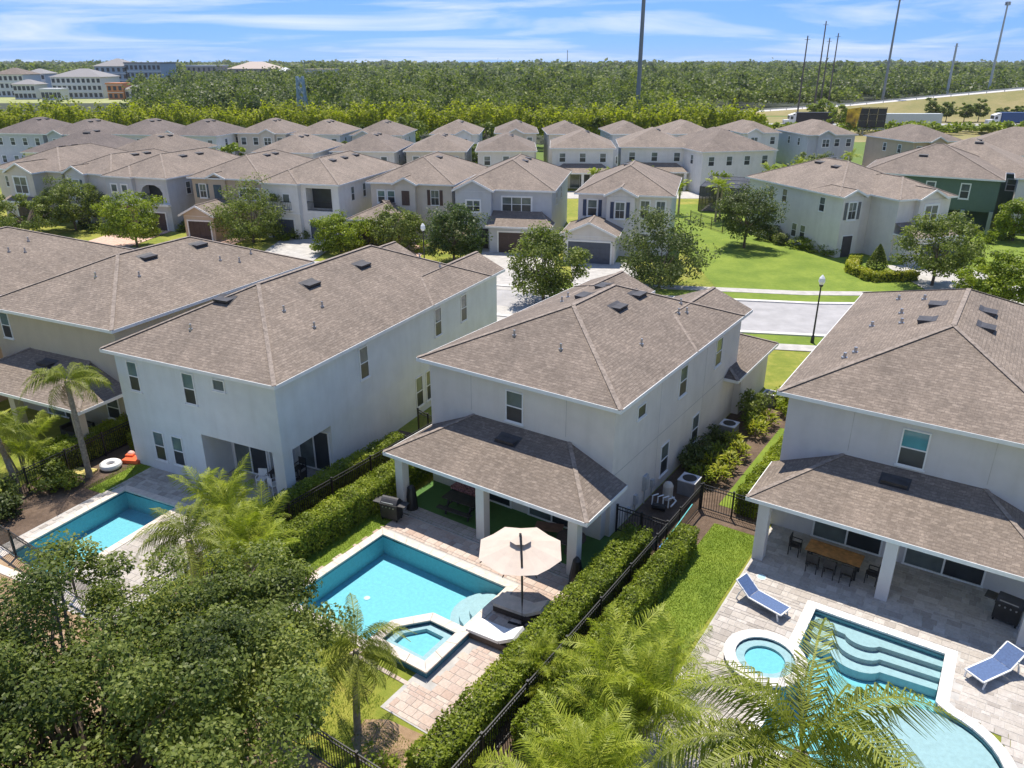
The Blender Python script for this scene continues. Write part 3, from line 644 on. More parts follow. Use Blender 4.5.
# ================================================================ PAVED DECKS
def inside(p, poly):
    c = False; n = len(poly); x, y = p
    for i in range(n):
        (x1, y1), (x2, y2) = poly[i], poly[i - 1]
        if (y1 > y) != (y2 > y) and x < (x2 - x1) * (y - y1) / (y2 - y1) + x1: c = not c
    return c
def deck(label, f, rects, holes, m, base, pw=.34, pl=.50, z=.03, seed=1):
    """paving of single stones: 300 nearest the camera are parts, the rest one mesh"""
    g = random.Random(seed); root = thing('pool_deck', label, None, f.o, R(f.yaw)); del root['label']; root['kind'] = 'structure'; root['label'] = label
    bb = MB(); cells = []
    for x0, y0, x1, y1 in rects:
        r = 0; y = y0
        while y < y1 - .05:
            hh = min(pw * g.choice((.5, 1, 1)), y1 - y); x = x0 - g.uniform(0, .35)
            while x < x1 - .02:
                ww = pl * g.choice((.5, .75, 1.0)); a, b = max(x, x0), min(x + ww, x1); x += ww
                if b - a < .08: continue
                q = [(a, y), (b, y), (b, y + hh), (a, y + hh), ((a + b) / 2, y + hh / 2)]
                if any(inside(p, h) for p in q for h in holes): continue
                cells.append((a, y, b, y + hh))
            y += hh
    cells.sort(key=lambda c: (f.w((c[0] + c[2]) / 2, (c[1] + c[3]) / 2) - Vector((0, 0, 0))).length)
    shapes = {}; rest = MB()
    for i, (a, y, b, y2) in enumerate(cells):
        w, h = round(b - a, 2), round(y2 - y, 2); zz = g.uniform(0, .006)
        def pv(mb, X, Y, Z):
            k, t, e = .008, .014, z
            p = [(X + k, Y + k), (X + w - k, Y + k), (X + w - k, Y + h - k), (X + k, Y + h - k)]; q = [(X + k + t, Y + k + t), (X + w - k - t, Y + k + t), (X + w - k - t, Y + h - k - t), (X + k + t, Y + h - k - t)]
            i0 = len(mb.v); mb.v += [(u[0], u[1], Z) for u in p] + [(u[0], u[1], Z + e - .008) for u in p] + [(u[0], u[1], Z + e) for u in q]
            for fc in [(8, 9, 10, 11)] + [(j, (j + 1) % 4, 4 + (j + 1) % 4, 4 + j) for j in range(4)] + [(4 + j, 4 + (j + 1) % 4, 8 + (j + 1) % 4, 8 + j) for j in range(4)]:
                mb.f.append(tuple(i0 + t2 for t2 in fc)); mb.uv.append([(0, 0)] * 4)
        if i < 300:
            if (w, h) not in shapes: mb = MB(); pv(mb, 0, 0, 0); shapes[(w, h)] = mb.mesh('paver', m)
            link('paver', shapes[(w, h)], root, (a, y, zz))
        else: pv(rest, a, y, zz)
    if rest.f: o = rest.build('paving', m, root); o['kind'] = 'stuff'
    return root
def pool(label, f, poly, holes=(), depth_=1.0, cop=.34, copm=COPING, z=.045, name='swimming_pool', wz=-.055, cat='pool', steps=None, base=0.0):
    t = thing(name, label, cat, f.o, R(f.yaw), 'backyard pools'); inn = poly; n = len(inn)
    o = MB()
    o.quadf([(x, y, base - depth_) for x, y in inn])
    for i in range(n):
        a, b = inn[i], inn[(i + 1) % n]; o.quadf([(*a, base - depth_), (*a, base - .12), (*b, base - .12), (*b, base - depth_)])
    o.build('basin', PLASTER, t)
    tb = MB()
    for i in range(n):
        a, b = inn[i], inn[(i + 1) % n]; tb.quadf([(*a, base - .12), (*a, base + z - .01), (*b, base + z - .01), (*b, base - .12)])
    tb.build('tile_band', TILE, t)
    # coping stones, one object each
    out = offset(inn, cop); lip = offset(inn, -.03)
    for i in range(n):
        a, b, c, d = [Vector(q) for q in (lip[i], lip[(i + 1) % n], out[(i + 1) % n], out[i])]; L = (b - a).length; k = max(1, round(L / .62))
        for j in range(k):
            e = .006 / max(L, .1); s0, s1 = j / k + e, (j + 1) / k - e
            MB().prism([tuple(a.lerp(b, s0)), tuple(a.lerp(b, s1)), tuple(d.lerp(c, s1)), tuple(d.lerp(c, s0))][::-1], base - .02, base + z + U(0, .004)).build('coping_stone', copm, t)
    cx, cy = (inn[0][0] * .55 + inn[-1][0] * .1 + inn[2][0] * .35), (inn[0][1] * .5 + inn[-1][1] * .5)
    MB().prism(arc(cx, cy, .13, 0, 360, 12)[:-1], base - depth_ + .004, base - depth_ + .02).build('drain', WHITE, t); MB().box(inn[-1][0] + .6, inn[-1][1] - .02, base - .1, inn[-1][0] + 1.0, inn[-1][1] + .0, base - .01).build('skimmer', DARK, t)
    if steps: steps(t)
    MB().quadf([(x, y, base + wz) for x, y in inn]).build('water', WATER, t)
    return t
hB = [offset(POOL_B, .22), [(5.9, -11.0), (8.7, -11.0), (8.7, -8.2), (5.9, -8.2)]]
deck('pink stone paving round the pool of the middle house', fB, [(1.05, -4.85, 10.45, -3.55), (8.2, -12.5, 10.45, -4.85), (.95, -10.4, 1.4, -4.85), (5.5, -11.4, 8.2, -10.6)], hB, PAV_B, 0)
struct(sheet('deck_base', rect(fB, .9, -11.45, 1.4, -3.5), .016, MULCH)); struct(sheet('deck_base', rect(fB, 1.4, -5.28, 10.5, -3.5), .016, CONC)); struct(sheet('deck_base', rect(fB, 8.05, -12.55, 10.5, -5.28), .018, CONC))
sheet('patio_floor', rect(fB, .3, -3.5, 10.2, -.01), .034, TURF)
deck('grey stone paving strip under the patio eave of the middle house', fB, [(.5, -3.5, 10.3, -2.75)], [], paver('paver_grey', [(.36, .31, .28), (.46, .40, .36), (.40, .34, .31)]), 0, z=.045, seed=4)
struct(sheet('deck_base', rect(fC, .9, -9.3, 1.7, -1.4), .016, CONC)); struct(sheet('deck_base', rect(fC, .9, -2.15, 9.9, 3.35), .018, CONC)); struct(sheet('deck_base', rect(fC, 5.25, -9.3, 9.4, -2.15), .020, CONC))
deck('cream stone paving round the pool of the pale blue house', fC, [(1.0, -9.2, 1.75, -2.2), (1.0, -2.2, 9.8, -.02), (5.2, -9.2, 9.2, -2.2), (5.0, 0, 9.9, 3.35)], [offset(POOL_C, .2)], PAV_A, 0, seed=2)
struct(sheet('deck_base', rect(fA, .2, -17, 3.1, -.02), .016, CONC)); struct(sheet('deck_base', rect(fA, 3.1, -5.25, 10.4, -.02), .018, CONC)); struct(sheet('deck_base', rect(fA, 9.75, -14, 10.5, -5.25), .02, CONC))
struct(sheet('deck_base', rect(fA, 7.65, -8.1, 9.75, -5.25), .022, CONC))
deck('cream stone paving round the pool of the grey house on the right', fA, [(.25, -15.8, 10.4, -.03)], [offset(POOL_A, .2), arc(2.45, -9.15, 1.2, 0, 360, 24)[:-1]], PAV_A, 0, seed=3)
def steps_A(t):
    s = MB()
    for k, (y0, zt) in enumerate(((-5.72, -.24), (-6.12, -.44), (-6.5, -.64))):
        a = arc(5.0, y0 + .05, .62 + .12 * k, 200, 340, 10); s.prism([(3.22, -5.32), (3.22, y0)] + [(x, y * .7 + (y0) * .3) for x, y in a] + [(7.58, y0), (7.58, -5.32)], -.98, zt)
    s.build('steps', PLASTERW, t)
    MB().prism(arc(7.55, -10.3, 2.1, 0, 360, 30)[:-1], -.98, -.18).build('sun_shelf', PLASTERW, t)
def steps_B(t):
    s = MB()
    for k, (r, zt) in enumerate(((.75, -.22), (1.15, -.42), (1.5, -.62))): s.prism([(7.98, -5.35)] + arc(7.98, -6.5, r, 100, 250, 10) + [(7.98, -8.1)], -.98, zt)
    s.build('steps', PLASTERW, t)
pool('turquoise swimming pool with cream coping behind the middle house', fB, POOL_B, steps=steps_B)
pool('turquoise swimming pool behind the pale blue house, partly hidden by the oak', fC, POOL_C)
pool('swimming pool with curved steps and round sun shelf behind the right-hand house', fA, POOL_A, copm=COPINGW, steps=steps_A)
pool('swimming pool at the left edge behind the tan house', fD, POOL_D)
def spa(label, f, poly, ztop, copm, cat='hot tub'):
    t = thing('hot_tub', label, cat, f.o, R(f.yaw), 'raised hot tubs'); n = len(poly); out = offset(poly, .36); core = offset(poly, .3)
    MB().ring(core, poly, .02, ztop - .05).build('surround', TILE, t)
    b = MB(); b.quadf([(x, y, .03) for x, y in poly])
    for i in range(n): a, c = poly[i], poly[(i + 1) % n]; b.quadf([(a[0] * .999 + .0, a[1], .03), (a[0], a[1], ztop - .02), (c[0], c[1], ztop - .02), (c[0], c[1], .03)])
    b.build('basin', PLASTER, t)
    c = Vector((sum(p[0] for p in poly) / n, sum(p[1] for p in poly) / n)); seat = [tuple(Vector(p).lerp(c, .34)) for p in poly]; ins = offset(poly, -.01)
    MB().ring(ins, seat, .035, ztop * .52).build('seat_ledge', PLASTERW, t)
    for i in range(n):
        a, b2, c2, d = [Vector(q) for q in (offset(poly, -.03)[i], offset(poly, -.03)[(i + 1) % n], out[(i + 1) % n], out[i])]; k = max(1, round((b2 - a).length / .6)); e = .004
        for j in range(k): MB().prism([tuple(a.lerp(b2, j / k + e)), tuple(a.lerp(b2, (j + 1) / k - e)), tuple(d.lerp(c2, (j + 1) / k - e)), tuple(d.lerp(c2, j / k + e))][::-1], ztop - .05, ztop + U(0, .003)).build('coping_stone', copm, t)
    MB().quadf([(x, y, ztop - .1) for x, y in poly]).build('water', WATER, t); return t
spa('square raised hot tub with cream coping at the corner of the middle pool', fB, [(6.2, -10.5), (8.2, -10.5), (8.2, -8.75), (7.0, -8.75), (6.2, -9.7)], .36, COPING)
spa('round hot tub with white rim beside the right-hand pool', fA, SPA_A, .24, COPINGW)
# ================================================================ NEAR HOUSES
W_B = stucco('stucco_greige', (.72, .675, .615)); W_C = stucco('stucco_pale_blue', (.69, .71, .715)); W_D = stucco('stucco_tan', (.52, .45, .35))
W_A = stucco('stucco_lilac_grey', (.63, .605, .60)); W_G = stucco('stucco_light_grey', (.72, .68, .65)); W_W = stucco('stucco_white', (.80, .775, .745))
W_CR = stucco('stucco_cream', (.66, .59, .51)); W_GR = stucco('stucco_green', (.125, .185, .145)); W_BG = stucco('stucco_blue_grey', (.54, .555, .58)); W_TN = stucco('stucco_sand', (.55, .44, .33))
def house_B():
    h = House('grey beige two-storey house in the middle with covered patio and cream parasol', fB, W_B)
    h.box(0, 0, 9.7, 14, 0, 6.17).box(5.9, 12, 9.69, 15.4, 0, 6.16).box(.01, 12, 3.6, 15.9, 0, 6.16).box(4.2, 15.39, 10.1, 20.4, 0, 2.75)
    h.hip(0, 0, 9.7, 14, 6.3, .40); h.hip(5.9, 8, 9.69, 15.4, 6.3, .40, gN=True, dz=.02); h.hip(.01, 8, 3.6, 15.9, 6.3, .40, gN=True, dz=.02)
    h.hip(4.2, 13.8, 10.1, 20.4, 2.9, .42, gN=False)
    h.win('S', 0, 4.33, 4.2, .92, 1.5); h.win('E', 9.7, 6.7, 4.1, .95, 1.55); h.win('E', 9.7, 11.5, 4.1, .95, 1.55); h.win('E', 9.7, 2.1, 4.75, .85, .62, rail=False, glass=SCREEN)
    h.win('E', 9.7, 5.1, .55, .95, 1.65); h.win('E', 9.7, 9.0, .55, .95, 1.65)
    h.skirt(.02, -3.45, 10.4, -.003, 2.83, .34, 2.6, 7.6, 4.02)
    for x in (.75, 5.25, 9.72): h.col(x, -3.11, 2.69, .42)
    h.box(.3, -.45, 9.5, .0, 0, 2.69); h.slider(-.452, 2.3, .05, 2.6, 2.15); h.slider(-.452, 5.9, .05, 2.4, 2.15)
    h.patio_vent(5.0, -.9)
    for x, y in ((6.1, 7.2), (6.0, 9.6), (3.9, 7.6), (3.8, 9.9)): h.vent(0, x, y)
    for x, y in ((3.3, 2.2), (5.9, 2.0), (8.3, 5.2), (7.6, 11.4), (8.2, 10.8), (8.0, 10.2), (2.7, 7.5), (2.2, 9)): h.pipe(0, x, y)
    # meters on the side wall
    for y, z, w, hh in ((3.2, .75, .38, .75), (2.3, .45, .22, .5), (4.1, .5, .2, .4), (1.6, .3, .2, .35)):
        mb = MB().box(9.7, y, z, 9.84, y + w, z + hh); mb.box(9.84, y + .04, z + .08, 9.88, y + w - .04, z + hh - .12); mb.tube([(9.76, y + w / 2, 0), (9.76, y + w / 2, z)], .03, 6); mb.build('meter_box', plain('meter_grey', (.42, .43, .43), .5), h.root)
    for x in (2.4, 7.4): MB().box(x, -.004, 4.2, x + .02, .0, 6.12).build('control_joint', CONC, h.root)
    for y in (4.6, 10.2): MB().box(9.7, y, .1, 9.704, y + .02, 6.1).build('control_joint', CONC, h.root)
    MB().box(9.7, .05, 2.95, 9.705, 13.9, 2.98).build('control_joint', CONC, h.root)
    h.finish(); return h
house_B()
def house_C():
    h = House('pale blue two-storey house left of the middle one, patio recessed in its corner', fC, W_C)
    h.box(0, 0, 4.95, 1.7, 0, 2.72).box(0, 1.7, 7.4, 3.4, 0, 2.72).box(0, 3.4, 9.9, 19.4, 0, 2.72).box(-.02, -.02, 9.92, 19.42, 2.72, 6.17).box(6.6, 18, 9.89, 21.4, 0, 6.16).box(.01, 18, 4, 21, 0, 6.16)
    h.hip(0, 0, 9.9, 19.4, 6.3, .47); h.hip(6.6, 13, 9.89, 21.4, 6.3, .47, gN=True, dz=.02); h.hip(.01, 13, 4, 21, 6.3, .47, gN=True, dz=.02)
    h.col(9.58, .32, 2.74, .62)
    for a, z, w, hh in ((.74, 4.23, .72, 1.55), (4.37, 4.23, .75, 1.58), (1.59, .62, .74, 1.6), (2.85, .62, .74, 1.6)): h.win('S', -.02 if z > 3 else 0, a, z, w, hh, glass=GLASSG)
    h.win('S', -.02, 6.28, 5.25, .74, .58, rail=False)
    for y in (6.0, 13.3, 16.4): h.win('E', 9.92, y, 4.1, .75, 1.7)
    h.win('E', 9.9, 11.0, .5, .75, 1.85); h.win('E', 9.9, 12.1, .5, .75, 1.85)
    h.slider(1.698, 5.15, .05, 2.1, 2.25); h.slider(3.398, 7.8, .05, 1.9, 2.25)
    h.vent(0, 6.1, 7.5).vent(0, 6.1, 12.0).vent(0, 3.9, 3.6)
    for x, y in ((3.6, 1.6), (7.6, 6.4), (7.0, 4.3), (8.5, 4.6), (8.2, 17), (7, 16.6)): h.pipe(0, x, y)
    h.finish()
house_C()
def house_A():
    h = House('lilac grey two-storey house on the right with covered patio and dining set', fA, W_A)
    h.box(0, 0, 10.2, 17, 0, 6.17); h.hip(0, 0, 10.2, 17, 6.3, .43); h.win('S', 0, 4.44, 4.15, 1.0, 1.6, glass=glassmat('window_teal', (.10, .30, .34)))
    h.skirt(-.3, -3.55, 10.5, -.003, 2.83, .34, 2.5, 7.6, 4.0)
    for x in (.42, 5.15, 9.8): h.col(x, -3.23, 2.69, .44)
    h.box(.0 + .02, -.45, 10.18, .0, 0, 2.69); h.slider(-.452, 1.9, .05, 2.7, 2.15); h.slider(-.452, 5.5, .05, 2.8, 2.15); h.patio_vent(4.6, -.85)
    lb = MB().box(9.3, -.61, 1.65, 9.5, -.45, 2.0); lb.box(9.27, -.65, 2.0, 9.53, -.45, 2.04); lb.build('wall_lantern', BLACK, h.root)
    for x, y in ((3.9, 7.0), (4.0, 9.8), (6.3, 7.3), (6.2, 9.8)): h.vent(0, x, y, .8, .55)
    for x, y in ((1.4, 3.0), (1.7, 3.6), (2.9, 7.4), (2.6, 9.5), (1.6, 8), (3.3, 11.6), (2.0, 13)): h.pipe(0, x, y, .25, .07)
    for x in (2.6, 7.6): MB().box(x, -.004, 4.2, x + .02, .0, 6.12).build('control_joint', CONC, h.root)
    h.finish()
house_A()
def house_D():
    h = House('tan two-storey house at the left with covered patio behind the palm', fD, W_D)
    h.box(-2, 0, 8, 15.4, 0, 6.17); h.hip(-2, 0, 8, 15.4, 6.3, .42); h.win('S', 0, -1.3, 4.4, .8, 1.55, glass=GLASSG); h.win('E', 8, 3.6, 5.0, .9, .6, rail=False)
    h.skirt(-2, -3.1, 8.35, -.003, 2.83, .38, .8, 5.5, 4.05)
    for x in (-1.4, 2.9, 7.75): h.col(x, -2.77, 2.69, .45)
    h.slider(-.002, 1, .05, 3, 2.2); h.win('S', 0, 6.2, .8, 1, 1.4); h.patio_vent(3.1, -.8)
    h.vent(0, 3.9, 6.3).vent(0, 4.0, 10.2)
    for x, y in ((3.4, 3.0), (5.2, 4.4), (5.8, 10), (6.4, 11), (6, 12.5)): h.pipe(0, x, y)
    h.finish()
    h = House('beige house at the left edge showing only its shingle roof', fE, W_TN)
    h.box(0, 0, 10.4, 15.4, 0, 6.17); h.hip(0, 0, 10.4, 15.4, 6.3, .45); h.vent(0, 6.2, 7.5); h.pipe(0, 7.5, 8).pipe(0, 7.9, 8.8).pipe(0, 7, 10); h.finish()
house_D()
# ================================================================ HOUSES ACROSS THE STREET
NAVY = plain('navy_paint', (.035, .055, .11), .5, var=.08); BROWN = plain('brown_paint', (.09, .05, .04), .5, var=.1); TEALS = plain('slate_paint', (.06, .10, .12), .5, var=.1)
GDOOR = plain('slate_garage_door', (.07, .085, .12), .5, var=.08); GDARK = plain('dark_garage_door', (.06, .035, .03), .5, var=.1)
W_BR = stucco('stucco_pink_stone', (.50, .40, .34))
def eo(px, py, yaw, ov=.4): return eave_frame((px, py), yaw)
def railing(h, x0, x1, y, z, hh=1.0, n=None):
    mb = MB().bar((x0, y, z + hh), (x1, y, z + hh), .06); mb.bar((x0, y, z + .1), (x1, y, z + .1), .05)
    r = mb.build('balcony_rail', BLACK, h.root); n = n or int((x1 - x0) / .16)
    me = MB().bar((0, 0, .1), (0, 0, hh), .025).mesh('baluster', BLACK)
    for i in range(n + 1): link('baluster', me, r, (x0 + (x1 - x0) * i / n, y, z))
def recess(h, x0, x1, z0, z1, X0, X1, y0, y1, zt=6.16):
    """front zone y0..y1 over X0..X1 with an opening x0..x1 / z0..z1"""
    h.box(X0, y0, X1, y1, 0, z0).box(X0, y0, X1, y1, z1, zt).box(X0, y0, x0, y1, z0, z1).box(x1, y0, X1, y1, z0, z1)
GRP = 'houses across the street'
def house_F():
    # F8: grey with navy shutters
    h = House('grey two-storey house with navy shutters and slate garage door across the street', Frame((7.0, 82.3), -14), W_G, ROOF2, group=GRP)
    h.box(0, 0, 9.6, 14, 0, 6.17).box(3.1, -.9, 6.0, .5, 0, 6.15).box(-.6, -5, 4.6, 0, 0, 2.75)
    h.hip(0, 0, 9.6, 14, 6.3, .45); h.hip(3.1, -.9, 6, 5, 6.3, .5, gS=True, axis='y', ov=.3, dz=.02); h.hip(-.6, -5, 4.6, 1, 2.9, .45, gS=True, axis='y', gwall=W_G)
    h.win('S', 0, 1.0, 3.9, 1.0, 1.7, shut=NAVY, trim=.08); h.win('S', -.9, 4.0, 3.9, 1.0, 1.7, shut=NAVY, trim=.08, muntin=True)
    h.win('S', 0, 6.5, 3.9, .95, 1.8, trim=.1, muntin=True); h.win('S', 0, 8.1, 3.9, .95, 1.8, trim=.1, muntin=True); h.win('S', 0, 6.6, .6, 1.0, 1.7, trim=.08)
    h.garage(-5, -.1, 4.3, 2.2, GDOOR); h.vent(0, 4, 8); h.finish()
    # F7: pale blue-grey with triple window
    h = House('blue grey house across the street with white triple window over a dark garage', Frame((-5.9, 85.3), -10), W_BG, ROOF2, group=GRP)
    h.box(0, 0, 10.3, 16, 0, 6.17).box(-.02, -1.1, 3.9, .5, 0, 6.15).box(4.0, -2.6, 10.2, 0, 0, 2.75)
    h.hip(0, 0, 10.3, 16, 6.3, .45); h.hip(-.02, -1.1, 3.9, 5, 6.3, .5, gS=True, axis='y', ov=.3, dz=.02)
    h.win('S', -1.1, 1.2, 4.0, 1.5, 1.2, 2, trim=.12); h.win('S', 0, 4.9, 3.95, 3.2, 1.55, 3, trim=.12); h.skirt(3.7, -3.1, 10.7, -.004, 2.9, .36, 3.7, 9.2)
    h.garage(-2.6, 5.0, 4.4, 2.2, GDARK); h.door('S', -1.1, 2.6, 0, .95, 2.2, DARK); h.win('E', 10.3, 4, 4.1, .8, 1.4); h.win('E', 10.3, 8.5, 4.1, .8, 1.4)
    h.vent(0, 6.2, 8).vent(0, 6.2, 10.5); h.finish()
    # F6: greige with pink stone wing
    h = House('beige house across the street with dark shutters and a hipped garage', Frame((-16.2, 90.1), -13), W_CR, ROOF2, group=GRP)
    h.box(0, 0, 9.7, 15, 0, 6.17).box(3.2, -.7, 5.6, .5, 0, 6.15).box(-.6, -4.6, 5.2, 0, 0, 2.75)
    h.hip(0, 0, 9.7, 15, 6.3, .45); h.hip(3.2, -.7, 5.6, 4, 6.3, .5, gS=True, axis='y', ov=.3, dz=.02); h.hip(-.6, -4.6, 5.2, 2, 2.9, .42, axis='x')
    h.win('S', 0, .8, 4.0, .9, 1.35, trim=.1, glass=GLASSG); h.win('S', 0, 2.0, 4.0, .9, 1.35, trim=.1, glass=GLASSG)
    MB().box(4.0, -.76, 3.9, 4.9, -.7, 5.5).box(4.04, -.79, 3.95, 4.43, -.76, 5.45).box(4.47, -.79, 3.95, 4.86, -.76, 5.45).build('shutter', BROWN, h.root)
    h.win('S', 0, 7.2, 3.9, 1.0, 1.7, shut=BROWN, muntin=True); h.win('S', 0, 7.2, .6, 1, 1.7, trim=.08); h.garage(-4.6, .4, 3.8, 2.2, GDARK)
    h.win('E', 9.7, 3, 4.1, .8, 1.4); h.vent(0, 5.8, 8); h.finish()
    # F5: white with balconies
    h = House('white house across the street with a dark balcony and slate garage doors', Frame((-28.4, 90.4), -16), W_W, ROOF2, group=GRP)
    h.box(0, 1.5, 9.3, 17, 0, 6.17).box(-.02, -.7, 4.6, 1.5, 0, 6.15); recess(h, 5.2, 8.4, 3.2, 5.75, 4.6, 9.29, .01, 1.5)
    h.hip(0, 0, 9.3, 17, 6.3, .45); h.hip(-.02, -.7, 4.6, 5, 6.3, .45, axis='y', ov=.3, dz=.02)
    MB().box(5.2, 1.44, 3.3, 8.4, 1.495, 5.6).build('balcony_door', SCREEN, h.root); railing(h, 5.2, 8.4, .1, 3.2)
    for x in (.9, 2.6): h.win('S', -.7, x, 4.1, .9, 1.0, trim=.06, rail=False); railing(h, x - .2, x + 1.1, -.95, 3.3, .95, 6); MB().box(x - .2, -.98, 3.2, x + 1.1, -.7, 3.32).build('balcony_floor', W_W, h.root)
    MB().box(-.1, -.8, 2.85, 4.7, -.7, 3.0).build('band', WHITE, h.root)
    h.garage(-.7, .7, 3.0, 2.2, GDOOR); h.garage(.01, 5.4, 2.9, 2.2, GDOOR); h.win('E', 9.3, 3, 4.0, .8, 1.6); h.win('E', 9.3, 6, 4.0, .8, 1.6); h.win('E', 9.3, 2, 1, .8, 1.4)
    h.vent(0, 5.7, 6).vent(0, 5.7, 9).vent(0, 5.7, 12); h.finish()
    # F4: tan
    h = House('tan house across the street with slate shutters and a small gabled garage', Frame((-38.2, 94.1), -14), W_TN, ROOF2, group=GRP)
    h.box(0, 0, 9.4, 16, 0, 6.17).box(2.3, -.25, 4.6, .5, 3, 6.15).box(2.2, -5.5, 6.0, 0, 0, 2.75)
    h.hip(0, 0, 9.4, 16, 6.3, .42); h.hip(2.3, -.25, 4.6, 3, 6.3, .45, gS=True, axis='y', ov=.25, dz=.02); h.hip(2.2, -5.5, 6, 1, 2.9, .5, gS=True, axis='y')
    h.win('S', 0, .9, 3.9, .9, 1.6, shut=TEALS, trim=.06, muntin=True); MB().box(3.0, -.31, 3.9, 4.0, -.25, 5.5).box(3.05, -.34, 3.95, 3.48, -.31, 5.45).box(3.52, -.34, 3.95, 3.95, -.31, 5.45).build('shutter', TEALS, h.root)
    h.win('S', 0, 6.2, 3.9, .9, 1.3, trim=.1); h.win('S', 0, 7.9, 3.9, .9, 1.3, trim=.1); h.garage(-5.5, 2.7, 2.8, 2.2, GDARK); h.win('E', 9.4, 3, 4, .8, 1.5); h.win('E', 9.4, 6.5, 4, .8, 1.5)
    h.vent(0, 5.6, 8).vent(0, 5.6, 10); h.finish()
    # F3: grey-blue with arched balcony
    h = House('blue grey house across the street with an arched corner balcony over brick', Frame((-49.0, 95.9), -20), W_BG, ROOF2, group=GRP)
    h.box(0, 1.4, 8.8, 17, 0, 6.17).box(-.02, -.5, 4.0, 1.4, 3, 6.15).box(-.02, -.4, 4, 1.4, 0, 3); recess(h, 4.7, 7.9, 3.5, 5.4, 4.0, 8.79, .01, 1.4)
    h.hip(0, 0, 8.8, 17, 6.3, .45); h.hip(-.02, -.5, 4, 5, 6.3, .42, axis='y', ov=.3, dz=.02)
    MB().prism([(4.7, .0), (7.9, .0), (7.9, .1), (4.7, .1)], 5.38, 5.4).build('lintel', W_W, h.root)
    for sx, xx in ((1, 4.7), (-1, 7.9)):
        MB().quadf([(xx, .02, 5.4), (xx + sx * 1.1, .02, 5.4), (xx + sx * .35, .02, 5.05), (xx, .02, 4.5)]).build('arch_corner', W_BG, h.root)
    MB().box(4.7, 1.34, 3.5, 7.9, 1.395, 5.4).build('balcony_door', SCREEN, h.root); railing(h, 4.7, 7.9, .12, 3.4, .9); MB().box(4.2, -.5, 3.0, 8.95, .0, 3.25).build('balcony_floor', WHITE, h.root)
    h.win('S', -.5, .7, 4.4, .9, .9, trim=.12, rail=False); h.win('S', -.5, 2.3, 4.4, .9, .9, trim=.12, rail=False); MB().box(-.1, -.6, 2.9, 4.1, -.5, 3.1).build('band', WHITE, h.root)
    MB().box(.0, -.46, 0, 3.98, -.4, 2.9).build('brick_facing', plain('brick_facing', (.26, .16, .12), .9, var=.3, scale=5), h.root); h.garage(.01, 5, 2.8, 2.1, GDARK)
    h.win('E', 8.8, 3, 4, .8, 1.5); h.win('E', 8.8, 7, 4, .8, 1.5); h.vent(0, 5.5, 7).vent(0, 5.5, 10); h.finish()
    # F2, F1
    h = House('grey house across the street with arched gable window, second from the left edge', Frame((-56.0, 99.0), -22), W_G, ROOF2, group=GRP)
    h.box(0, 0, 8, 15, 0, 6.17).box(1, -.6, 4, .5, 0, 6.15); h.hip(0, 0, 8, 15, 6.3, .42); h.hip(1, -.6, 4, 4, 6.3, .5, gS=True, axis='y', ov=.3, dz=.02)
    h.win('S', -.6, 1.9, 3.8, 1.1, 1.7, shut=TEALS, trim=.08, glass=GLASSG); h.win('E', 8, 4, 4, .8, 1.4); h.win('S', 0, 5.5, .7, 1, 1.5); h.garage(-.6, 1.3, 2.4, 2.2, GDARK); h.vent(0, 4.8, 7).vent(0, 4.8, 9); h.finish()
    h = House('grey beige house at the left edge with a white four-pane gable window', Frame((-66.5, 102.2), -17), W_CR, ROOF2, group=GRP)
    h.box(0, 0, 10.5, 16, 0, 6.17).box(4.2, -2.2, 8.2, .5, 0, 6.15); h.hip(0, 0, 10.5, 16, 6.3, .4); h.hip(4.2, -2.2, 8.2, 4, 6.3, .5, gS=True, axis='y', ov=.3, dz=.02)
    h.win('S', -2.2, 5.1, 3.7, 2.0, 2.0, 2, trim=.14); h.skirt(3.8, -3.4, 8.8, -2.204, 2.9, .36); h.garage(-2.2, 4.7, 3, 2.2, GDARK); h.win('S', 0, 1.2, 4, 1, 1.4); h.vent(0, 5, 6).vent(0, 5, 8); h.finish()
    # G: large light grey house by the lawn
    h = House('large light grey house beside the lawn with arched shuttered gable window', Frame((33.55, 80.1), 20), W_G, ROOF2, group='houses on the right')
    h.box(0, 0, 11.4, 15, 0, 6.17).box(.0 - .02, -.7, 2.5, .5, 0, 6.15).box(4.2, -3.7, 11.0, .4, 0, 6.15).box(6.3, -4.3, 9.4, -3.7, 3.0, 6.13).box(4.4, -6.4, 10.8, -3.7, 0, 2.7)
    h.hip(0, 0, 11.4, 15, 6.3, .42); h.hip(-.02, -.7, 2.5, 4, 6.3, .45, gS=True, axis='y', ov=.3, dz=.02); h.hip(4.2, -3.7, 11, 6, 6.3, .42, axis='y', dz=.03); h.hip(6.3, -4.3, 9.4, 0, 6.3, .5, gS=True, axis='y', ov=.3, dz=.05)
    h.skirt(4.1, -6.8, 11.1, -3.704, 2.9, .32); h.garage(-6.4, 5.2, 4.8, 2.2, GDOOR)
    h.win('S', -.7, .75, 3.9, 1.0, 1.75, shut=plain('grey_paint', (.13, .135, .14), .5), trim=.1, muntin=True); h.win('S', -4.3, 7.1, 3.8, 1.7, 1.75, 2, trim=.16)
    MB().box(.5, -.73, 0, 1.9, -.7, 2.3).build('entry_frame', WHITE, h.root); h.door('S', -.73, .6, 0, 1.2, 2.2, plain('entry_shade', (.07, .06, .065), .6))  # near-black panel: shade of the entry opening put into its colour
    for y, z in ((1.9, 4.3), (8.0, 4.3), (10.3, 4.3), (4.3, .9), (5.7, .9)): h.win('W', 0, y, z, .85, 1.5)
    h.vent(0, 4.3, 6).vent(0, 4.6, 9); h.finish()
    # H: green house
    h = House('dark green two-storey house at the right with dark ground-floor openings', Frame((44.0, 99.0), -31), W_GR, ROOF2, group='houses on the right')
